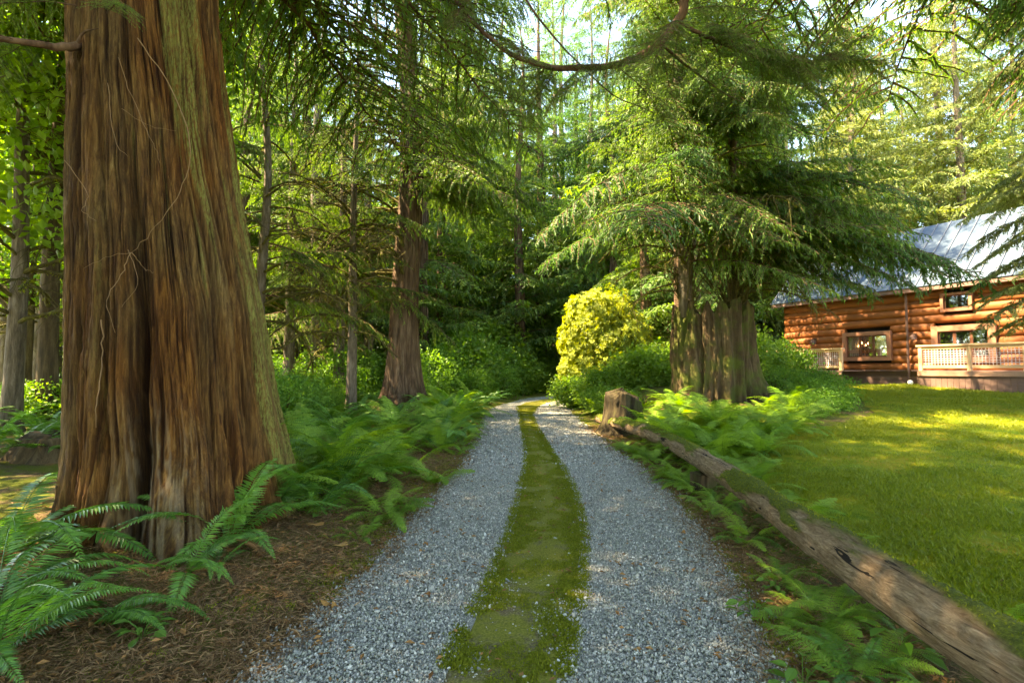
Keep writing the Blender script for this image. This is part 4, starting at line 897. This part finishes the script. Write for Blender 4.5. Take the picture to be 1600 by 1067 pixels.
# behind and around the house
for i, (k, x, y, s) in enumerate((('lit', 15, 32, 1.0), ('lit', 20, 29.5, .95), ('cedar', 10, 33, .9), ('lit', 25, 28, 1.0), ('lit', 31, 27, 1.1), ('lit', 17.5, 39, 1.2), ('fir', 25, 40, 1.2), ('lit', 12, 37, 1.0), ('fir', 36, 36, 1.2), ('lit', 23, 34, 1.2), ('lit', 29, 34, 1.3))):
    tree(k, 'sunlit pale green conifer rising behind the log house', x, y, s, 'conifers behind the log house')
r = np.random.default_rng(431)
for i in range(16):
    y = 5.2 + 10 * r.random(); x = float(ex(aL, np.array(y))) - .12 - abs(r.normal(0, .12))
    fern('lady_fern', 'small low fern at the very edge of the left gravel track', x, y, 'l', r.uniform(.3, .55), 7, 770 + i, 'small ferns edging the left gravel track', pit=(-.4, .2))
for i in range(18):
    a_ = r.uniform(-50, -38); d_ = r.uniform(7.5, 16); x = math.tan(R_(a_)) * d_
    fern(SWn, 'sword fern in the wood behind the giant cedar', x, d_, 's', r.uniform(.8, 1.2), 10, 790 + i, 'ferns behind the giant cedar', pit=(-.6, .1))
tree('bare', 'thin trunk with many mossy dead branches at the left edge', cz(22, 11), 11, .6, moss=30)
tree('bare', 'dead limbed thin tree behind the slim mossy trunk at far left', cz(58, 17), 17, .7, moss=26)
tree('bare', 'bare mossy tree deeper in the left wood near the edge', cz(5, 19), 19, .7, moss=24)
# far left woods
for i in range(56):
    a = r.uniform(-56, -6); d = r.uniform(24, 48); x = math.tan(R_(a)) * d
    if x > -5 or (x > -11 and d < 33): continue
    tree(['broad', 'broad', 'fir', 'cedar'][i % 4], ['leafy tree in the bright wood left of the drive', 'leafy tree in the bright wood left of the drive', 'conifer in the wood left of the drive', 'conifer in the wood left of the drive'][i % 4], x, d, r.uniform(.8, 1.1), ['leafy trees of the left wood', 'leafy trees of the left wood', 'conifers of the left wood', 'conifers of the left wood'][i % 4])
for i in range(80):
    a = -60 + 118 * (i + r.random()) / 80; d = r.uniform(48, 80); x = math.tan(R_(a)) * d
    tree(['fir', 'cedar', 'fir', 'lit'][i % 4], 'distant conifer on the wooded skyline', x, d, r.uniform(1.3, 1.75), 'distant conifers')

tree('high', 'tall conifer added behind the huge stump to shade the log house', 7.2, 21.5, .9)  # extra tree, added so its high crown shades the house roof and wall
# overhanging cedar just outside the right of the frame, its curved limb dips into view
oc = tree_root('overhanging_cedar', 'cedar whose brown curved limb dips into the top of the view', 4.6, 1.2)
o0 = oc.location
simple_trunk('trunk', 95, .42, 20, M['bark'], oc, nth=30)
def rel(p): return np.array(p) - np.array(o0)
limb = [Vector((4.6, 1.2, 8.6)), Vector((3.6, 3.4, 7.6)), PT(1105, -60, 5.4), PT(1062, 30, 5.7), PT(1000, 88, 5.9), PT(930, 106, 6.2), PT(850, 103, 6.5), PT(780, 72, 6.9), PT(712, 0, 7.3), PT(690, -60, 7.7)]
LPp = curve_pts([rel(p) for p in limb], 60, .006); b = MB(); b.tube(LPp, np.interp(np.linspace(0, 1, 60), [0, .4, 1], [.07, .045, .024]), 9)
for a_, c_, e_ in ((PT(1060, 32, 5.7), PT(1130, 60, 5.9), None), (PT(1035, 62, 5.8), PT(1100, 120, 6.3), None)): pass
side = [rel(PT(1058, 34, 5.7)), rel(PT(1110, 60, 5.9)), rel(PT(1180, 88, 6.2)), rel(PT(1250, 100, 6.5)), rel(PT(1310, 90, 6.9))]
S1 = curve_pts(side, 24, .004); b.tube(S1, np.linspace(.026, .01, 24), 6)
S2 = curve_pts([rel(PT(1030, 68, 5.8)), rel(PT(1075, 105, 6.2)), rel(PT(1130, 145, 6.8)), rel(PT(1160, 160, 7.4))], 16, .004); b.tube(S2, np.linspace(.02, .006, 16), 5)
S3 = curve_pts([rel(PT(815, -10, 6.6)), rel(PT(850, 40, 6.6)), rel(PT(905, 100, 6.6)), rel(PT(960, 150, 6.6)), rel(PT(1020, 176, 6.6))], 16, .004); b.tube(S3, np.linspace(.016, .006, 16), 5)
b.build('limb', M['twig'], oc, True)
r = np.random.default_rng(55)
for i in range(36):
    u = r.integers(10, 59); p = LPp[u]; put('branch', BN[i % 3], oc, p, (r.normal(0, .3), r.uniform(-.1, .7), r.uniform(0, 6.28)), r.uniform(.2, .42))
for i in range(26):
    p = S1[r.integers(3, 24)]; put('branch', BN[i % 3], oc, p, (r.normal(0, .3), r.uniform(0, .6), r.uniform(-2, 1)), r.uniform(.2, .38))
add_boughs(oc, BC, 26, 7.6, 19, 5.2, 2.2, lambda z: .3, 96)
add_boughs(oc, BN, 8, 7.4, 10, 6.5, 5.0, lambda z: .3, 97, azc=R_(105), azw=.7, tilt=(-.1, .15))
add_boughs(oc, BN, 9, 7.4, 10.5, 7.0, 6.0, lambda z: .3, 197, azc=R_(68), azw=.28, tilt=(-.12, .12))
# upper right: spruce bough near the frame edge
ob = tree_root('overhanging_fir', 'dark fir whose needled bough hangs into the top right corner', 8.6, 4.2)
simple_trunk('trunk', 97, .4, 20, M['greybark'], ob, nth=30)
add_boughs(ob, BF, 9, 5.0, 6.4, 3.8, 3.2, lambda z: .3, 98, azc=R_(180), azw=.4, tilt=(-.35, -.1))
add_boughs(ob, BF, 26, 8.8, 19, 4.6, 2, lambda z: .3, 99)
# right lit conifer in front of the house
rc = tree_root('hemlock_tree', 'sunlit yellow green hemlock at the right edge in front of the log house', 13.6, 12.0)
simple_trunk('trunk', 101, .3, 18, M['greybark'], rc, nth=24)
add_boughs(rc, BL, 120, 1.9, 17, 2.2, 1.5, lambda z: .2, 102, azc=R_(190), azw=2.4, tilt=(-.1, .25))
# shade trees standing outside the left and rear of the frame
for i, (k, x, y, s) in enumerate((('high', -8.5, -1, .95), ('high', -13, -1.2, 1.0), ('fir', -7, -6, .95), ('high', -17, 0, 1.0), ('cedar', -12, -9, 1.0), ('high', -7.2, 9.4, .95), ('high', -15, 9.5, .95), ('high', -8.5, 7.2, .9), ('high', -7.8, .4, .9), ('high', -11.5, 3.6, 1.0), ('cedar', 3.8, -5.5, .8), ('fir', -3, -8, .9))):
    tree(k, 'tall conifer outside the view that shades the near drive', x, y, s, 'conifers shading the near drive')

# ------------------------------------------------------------------ log house
hx = thing('log_house', 'log house with varnished walls, blue metal roof and brown window trim', 'house', (14.6, 21, .88), math.atan2(-.894, .447))
Wz0, X0, X1, EZ = .62, -3.6, 10.0, 3.85
nlog = 11; LR = .16
def log_mesh(seed, x0, x1):
    r = np.random.default_rng(seed); n = 26; P = np.c_[np.linspace(x0, x1, n), np.zeros(n), r.normal(0, .008) + .012 * np.sin(np.linspace(0, 5, n) + seed)]; b = MB()
    b.tube(P, LR * (1 + r.normal(0, .004, n)), 14); return b.build('log', M['logwall'], smooth=True, link=False)
lms = {}
def add_log(x0, x1, z, s):
    return put('log', log_mesh(s, x0, x1), hx, (0, 0, z), (0, 0, 0), (1, .72, 1))
wins = [(-.9, .96, 1.02, 2.2), (2.3, 4.15, .9, 2.25), (2.62, 3.55, 2.75, 3.42)]
for i in range(nlog):
    z = Wz0 + LR * .9 + i * .295; segs = [(X0, X1)]
    for (a_, b_, c_, d_) in wins:
        if c_ - .02 < z < d_ + .05:
            ns = []
            for (p, q) in segs:
                if a_ > p and b_ < q: ns += [(p, a_ + .05), (b_ - .05, q)]
                else: ns.append((p, q))
            segs = ns
    for j, (p, q) in enumerate(segs): add_log(p, q, z, 900 + i * 7 + j)
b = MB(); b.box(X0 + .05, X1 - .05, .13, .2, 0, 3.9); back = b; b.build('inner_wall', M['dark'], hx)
# each window has a near-black slab whose colour stands for the unlit room
def window(x0, x1, z0, z1, cols, curtain=False, trimw=.16, rows=1):
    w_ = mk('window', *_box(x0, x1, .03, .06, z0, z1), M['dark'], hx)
    fr = MB(); t = trimw
    for (a_, b_, c_, d_) in ((x0 - .0, x0 + t, z0, z1), (x1 - t, x1, z0, z1), (x0 + t, x1 - t, z1 - t, z1), (x0 + t, x1 - t, z0, z0 + t)): fr.box(a_, b_, -.2, -.04, c_, d_)
    fr.build('frame', M['trim'], w_)
    sw = (x1 - x0 - 2 * t) / cols
    for c in range(cols):
        a_ = x0 + t + c * sw; s = MB(); q = .045
        for bb in ((a_, a_ + q, z0 + t, z1 - t), (a_ + sw - q, a_ + sw, z0 + t, z1 - t), (a_ + q, a_ + sw - q, z0 + t, z0 + t + q), (a_ + q, a_ + sw - q, z1 - t - q, z1 - t)): s.box(bb[0], bb[1], -.13, -.08, bb[2], bb[3])
        if rows > 1 and c == 1:
            for u in range(1, 3): s.box(a_ + q + (sw - 2 * q) * u / 3 - .01, a_ + q + (sw - 2 * q) * u / 3 + .01, -.115, -.095, z0 + t + q, z1 - t - q)
            for u in range(1, rows): zz = z0 + t + q + (z1 - z0 - 2 * t - 2 * q) * u / rows; s.box(a_ + q, a_ + sw - q, -.112, -.098, zz - .01, zz + .01)
        s.build('sash', M['sash'], w_)
        pn = MB(); pn.box(a_ + q, a_ + sw - q, -.108, -.102, z0 + t + q, z1 - t - q); pn.build('pane', M['glass'], w_)
        if curtain and c != 1:
            n_ = 16; xx = np.linspace(a_ + q, a_ + sw - q, n_); V = [(x, -.02 + .012 * (i % 2), zz) for zz in (z0 + t, z1 - t) for i, x in enumerate(xx)]
            mk('curtain', V, [(i, i + 1, n_ + i + 1, n_ + i) for i in range(n_ - 1)], M['curtain'], w_)
    return w_
def _box(x0, x1, y0, y1, z0, z1):
    b = MB(); b.box(x0, x1, y0, y1, z0, z1); V, Fs, _, _ = b.flat(); return V, Fs[4]
w1 = window(*wins[0][:2], wins[0][2], wins[0][3], 3, True, .15, 3)
w2 = window(*wins[1][:2], wins[1][2], wins[1][3], 3, False, .2)
w3 = window(*wins[2][:2], wins[2][2], wins[2][3], 1, False, .09)
# foundation siding boards
for i in range(5):
    b = MB(); z = -.25 + i * .172; b.box(X0, X1, -.02 - .012 * (i % 2), .1, z, z + .165); b.build('siding_board', M['siding'], hx)
b = MB(); b.box(X0, X1, -.19, -.06, Wz0 - .015, Wz0 + .03); b.build('sill_beam', M['siding'], hx)
# roof: standing seam metal panels
RD, RH_ = 2.5, 2.75; ov = .45
e0 = np.array((0, -ov, EZ - .12)); e1 = np.array((0, RD, EZ + RH_)); sl_ = e1 - e0; sn = np.cross((1, 0, 0), sl_); sn /= np.linalg.norm(sn)
pw = .46; nP = int((X1 - X0 + .8) / pw)
panel = None; seam = None
pm = MB(); q = [e0, e1]; pm.add([e0, e0 + (pw - .01, 0, 0), e1 + (pw - .01, 0, 0), e1, e0 + sn * .02, e0 + (pw - .01, 0, 0) + sn * .02, e1 + (pw - .01, 0, 0) + sn * .02, e1 + sn * .02],
                        [(0, 3, 2, 1), (4, 5, 6, 7), (0, 1, 5, 4), (2, 3, 7, 6), (1, 2, 6, 5), (3, 0, 4, 7)])
panel = pm.build('roof_panel', M['metal'], link=False)
sm = MB(); a0, a1 = e0 + sn * .02, e1 + sn * .02; sm.add([a0 - (.015, 0, 0), a0 + (.015, 0, 0), a1 + (.015, 0, 0), a1 - (.015, 0, 0), a0 - (.01, 0, 0) + sn * .04, a0 + (.01, 0, 0) + sn * .04, a1 + (.01, 0, 0) + sn * .04, a1 - (.01, 0, 0) + sn * .04],
                        [(4, 5, 6, 7), (0, 1, 5, 4), (2, 3, 7, 6), (1, 2, 6, 5), (3, 0, 4, 7)])
seam = sm.build('seam', M['rust'], link=False)
roof = mk('roof', *_box(X0 - .4, X1 + .4, -ov + .02, -ov + .05, EZ - .28, EZ - .12), M['siding'], hx)
for i in range(nP):
    p = put('roof_panel', panel, roof, (X0 - .4 + i * pw, 0, 0)); put('seam', seam, roof, (X0 - .4 + i * pw, 0, 0))
b = MB(); b.add([(X0, RD + .01, 0), (X1, RD + .01, 0), (X1, RD + .01, EZ + RH_), (X0, RD + .01, EZ + RH_)], [(0, 1, 2, 3)]); b.box(X0, X0 + .15, .2, RD, 0, EZ - .1); b.box(X1 - .15, X1, .2, RD, 0, EZ - .1); b.build('rear_wall', M['siding'], hx)
b = MB(); b.tube(np.array([(1.556, -.24, -.2), (1.556, -.24, EZ - .25), (1.5, -.4, EZ - .2)]), .045, 8); b.build('downspout', M['pipe'], hx)
def wall_lamp(x, z):
    b = MB(); b.box(x - .05, x + .05, -.2, -.15, z - .05, z + .08); b.tube(np.array([(x, -.18, z + .08), (x, -.32, z + .08), (x, -.32, z - .02)]), .015, 6)
    o = b.build('wall_lamp', M['pipe'], hx); s = MB(); s.tube(np.array([(x, -.32, z - .16), (x, -.32, z - .05), (x, -.32, z + .02)]), [.13, .12, .04], 12); s.build('shade', M['pipe'], o)
wall_lamp(1.78, 1.95); wall_lamp(-2.1, 1.95)
# chandelier behind the left window
ch = thing('chandelier', 'lit chandelier glowing behind the left window of the log house', 'lamp'); ch.parent = None
hm = Matrix.Translation(hx.location) @ Euler((0, 0, hx.rotation_euler.z)).to_matrix().to_4x4()
ch.matrix_world = hm @ Matrix.Translation((-.12, -.065, 1.62))
b = MB(); b.tube(np.array([(0, 0, .35), (0, 0, 0)]), .008, 5)
for sx, sz_ in ((-.19, .0), (-.07, .12), (.07, .02), (.17, .1)): b.tube(curve_pts([(0, 0, .1), (sx * .6, 0, sz_ - .06), (sx, 0, sz_ - .02)], 6), .006, 4)
b.build('arms', M['pipe'], ch)
for sx, sz_ in ((-.19, .0), (-.07, .12), (.07, .02), (.17, .1)):
    b = MB(); b.tube(np.array([(sx, 0, sz_ - .02), (sx, 0, sz_), (sx, 0, sz_ + .03), (sx, 0, sz_ + .05)]), [.008, .02, .02, .006], 7); b.build('bulb', M['bulb'], ch)
# decks with railings
def deck(x0, x1, label, endpost=True):
    t = thing('deck', label, 'deck', hx.location, hx.rotation_euler.z); yf = -1.5; zt = .62
    nb = 10
    for i in range(nb):
        b = MB(); b.box(x0, x1, yf + i * .14 + .002, yf + i * .14 + .136, zt - .03, zt); b.build('deck_board', M['deck'], t)
    b = MB(); b.box(x0 - .03, x1, yf - .06, yf - .005, zt - .17, zt - .02); b.build('fascia', M['deck'], t)
    n = int((x1 - x0) / .16)
    for i in range(n):
        b = MB(); a_ = x0 + i * (x1 - x0) / n; b.box(a_, a_ + (x1 - x0) / n - .008, yf, yf + .02, -.3, zt - .19); b.build('skirting_board', M['siding'], t)
    rl = thing('deck_railing', 'pale cedar lattice railing of the ' + label.split(' deck ')[0].split()[-1] + ' deck ' + ('at the right end of the log house' if x0 > 0 else 'at the left end of the log house'), 'railing', hx.location, hx.rotation_euler.z)
    np_ = max(2, int(round((x1 - x0) / 1.55)) + 1); xs = np.linspace(x0 + .05, x1 - .05, np_)
    for x in xs: b = MB(); b.box(x - .055, x + .055, yf - .02, yf + .09, zt + .003, 1.47); b.build('post', M['rail'], rl)
    b = MB(); b.box(x0 - .05, x1 + .05, yf - .06, yf + .13, 1.473, 1.525); b.build('top_rail', M['rail'], rl)
    for a_, c_ in zip(xs[:-1], xs[1:]):
        a2, c2 = a_ + .06, c_ - .06
        b = MB(); b.box(a2, c2, yf, yf + .06, 1.37, 1.465); b.build('rail', M['rail'], rl)
        b = MB(); b.box(a2, c2, yf, yf + .06, zt + .1, zt + .2); b.build('rail', M['rail'], rl)
        b = MB(); nx = int((c2 - a2) / .085)
        for i in range(1, nx): xx = a2 + (c2 - a2) * i / nx; b.box(xx - .009, xx + .009, yf + .02, yf + .03, zt + .2, 1.37)
        for i in range(1, 7): zz = zt + .2 + (1.37 - zt - .2) * i / 7; b.box(a2, c2, yf + .031, yf + .041, zz - .009, zz + .009)
        b.build('lattice', M['wire'], rl)['kind'] = 'stuff'
deck(2.49, 9.5, 'raised deck along the right part of the log house')
deck(-5.4, -.17, 'raised deck along the left part of the log house, half hidden by ferns')
gp = hm @ Vector((2.3, -1.7, .02)); gl_ = thing('garden_lamp', 'small white globe light on the lawn by the deck corner', 'lamp', (gp.x, gp.y, float(HL(gp.x, gp.y))))
t_ = np.linspace(0, np.pi, 9); b = MB(); b.tube(np.c_[np.zeros(9), np.zeros(9), .12 - .08 * np.cos(t_)], .08 * np.sin(t_) + .001, 12); b.build('globe', M['white'], gl_, True); b = MB(); b.tube(np.array([(0, 0, -.03), (0, 0, .045)]), .03, 8); b.build('base', M['pipe'], gl_)

# distant shed
sx_, sy_ = 3.9, 39.0
sh = thing('shed', 'small brown shed half hidden at the end of the drive', 'shed', (sx_, sy_, 0), .35)
b = MB(); b.box(-1.6, 1.6, .4, .5, 0, 2.0); b.build('wall', M['siding'], sh)
for x in (-1.6, 1.55): b = MB(); b.box(x, x + .12, -.6, -.48, 0, 2.05); b.build('post', M['pipe'], sh)
b = MB(); b.add([(-2, -1, 1.9), (2, -1, 1.9), (2, .7, 2.75), (-2, .7, 2.75), (-2, -1, 2.0), (2, -1, 2.0), (2, .7, 2.85), (-2, .7, 2.85)], [(0, 3, 2, 1), (4, 5, 6, 7), (0, 1, 5, 4), (2, 3, 7, 6), (1, 2, 6, 5), (3, 0, 4, 7)]); b.build('roof', M['siding'], sh)

# ------------------------------------------------------------------ small things
def dead_leaf(px, py, s, lb, z=.03):
    x, y = G(px, py, z); r = np.random.default_rng(int(px)); n = 9; a = np.linspace(0, 2 * np.pi, n, endpoint=False); rr = s * (1 + .35 * np.cos(a * 3) + r.normal(0, .1, n))
    V = np.r_[[(0, 0, .006)], np.c_[rr * np.cos(a), rr * .7 * np.sin(a), .012 + .012 * np.cos(a * 2)]]; F_ = [(0, i + 1, (i + 1) % n + 1) for i in range(n)]
    o = mk('dead_leaf', V, F_, M['deadleaf'], tint=np.full(n + 1, .5 + r.normal(0, .2))); o.location = (x, y, z); o.rotation_euler = (0, 0, px); tag(o, lb, 'leaf')
dead_leaf(518, 934, .045, 'orange dead leaf at the left edge of the gravel, nearest the giant cedar roots'); dead_leaf(530, 938, .035, 'brown dead leaf touching the orange one at the left gravel edge')
dead_leaf(1062, 775, .05, 'orange dead leaf at the right gravel edge by the log ferns'); dead_leaf(1063, 828, .04, 'brown dead leaf lying on the right gravel track')
dead_leaf(538, 846, .06, 'brown dead leaf on the litter beside the small feathery fern', .08); dead_leaf(500, 815, .07, 'reddish dead leaf under the ferns right of the giant cedar', .12)
def stick(pts, rad, lb, z=.02):
    P = []
    for px, py in pts: x, y = G(px, py, z); P.append((x, y, max(float(H(x, y)), 0) + .02))
    b = MB(); n = len(P) * 5; b.tube(curve_pts(P, n, .003), np.linspace(rad, rad * .4, n), 5); tag(b.build('fallen_twig', M['twig'], None, True), lb, 'twig')
stick([(612, 886), (645, 895), (668, 902)], .004, 'thin dark twig lying on the left gravel track'); stick([(575, 845), (600, 836), (612, 832)], .007, 'short pale stick at the left edge of the gravel')
stick([(568, 862), (585, 860), (602, 858)], .007, 'second pale stick just below the short one at the left gravel edge'); stick([(400, 985), (430, 960), (440, 925), (438, 900)], .006, 'bent twig on the litter left of the gravel', .05)
stick([(795, 1030), (800, 1045), (806, 1067)], .004, 'thin pale twig on the mossy middle strip near the camera')
# low herbs: small clumps of leaves
lf = MB(); lf.add([(0, 0, 0), (.02, -.02, .006), (.05, -.024, .008), (.085, 0, -.004), (.05, .024, .008), (.02, .02, .006), (.04, 0, 0)], [(0, 1, 6), (1, 2, 6), (2, 3, 6), (3, 4, 6), (4, 5, 6), (5, 0, 6)], .5)
LF_ = lf.build('leaf', M['shrub'], link=False)
def herb(name, label, x, y, s, seed):
    r = np.random.default_rng(seed); t = thing(name, label, 'plant', (x, y, float(H(x, y)) - .005)); b = MB()
    for i in range(13):
        a = i * 2.4 + r.uniform(-.3, .3); h = .03 + .1 * (i / 13) * s; q = .05 + .05 * r.random()
        e = (q * math.cos(a) * s, q * math.sin(a) * s, h); b.tube(np.array([(0, 0, 0), (e[0] * .4, e[1] * .4, h * .7), e]), .0022, 4, .5, 0, False)
        put('leaf', LF_, t, e, (r.normal(0, .3), r.uniform(-.1, .4), a), s * r.uniform(.7, 1.2))
    b.build('stem', M['shrub'], t)
for i, (px, py, s, lb) in enumerate(((238, 985, 1.0, 'small leafy plant on the litter in front of the giant cedar'), (1170, 935, 1.0, 'leafy seedling at the right edge of the gravel below the log'), (1205, 900, .8, 'second leafy seedling close to the log'),
        (1240, 1040, 1.2, 'leafy weed by the gravel at the lower right'), (505, 800, 1.2, 'leafy weed below the ferns right of the giant cedar'), (1390, 985, 1.4, 'cluster of broad leaves against the near part of the log'))):
    x, y = G(px, py, .08); herb('small_plant', lb, x, y, s, 60 + i)

# one label per individual where its place can tell it
ORD = 'first second third fourth fifth sixth seventh eighth ninth tenth eleventh twelfth thirteenth fourteenth fifteenth'.split()
for grp, base in (('conifers beyond the bend', 'tall conifer beyond the bend, %s from the left'), ('conifers behind the log house', 'pale conifer behind the log house, %s from the left'), ('bushes at the far bend', 'green bush left of the far bend, %s from the left'),
                  ('bushes right of the huge stump', 'dark bush at the lawn edge right of the huge stump, %s from the left'), ('low shrubs below the rhododendron', 'low bright shrub below the rhododendron, %s from the left')):
    ms_ = sorted([o for o in C.objects if o.get('group') == grp], key=lambda o: o.location.x / max(o.location.y, 1))
    for o, w_ in zip(ms_, ORD): o['label'] = base % w_
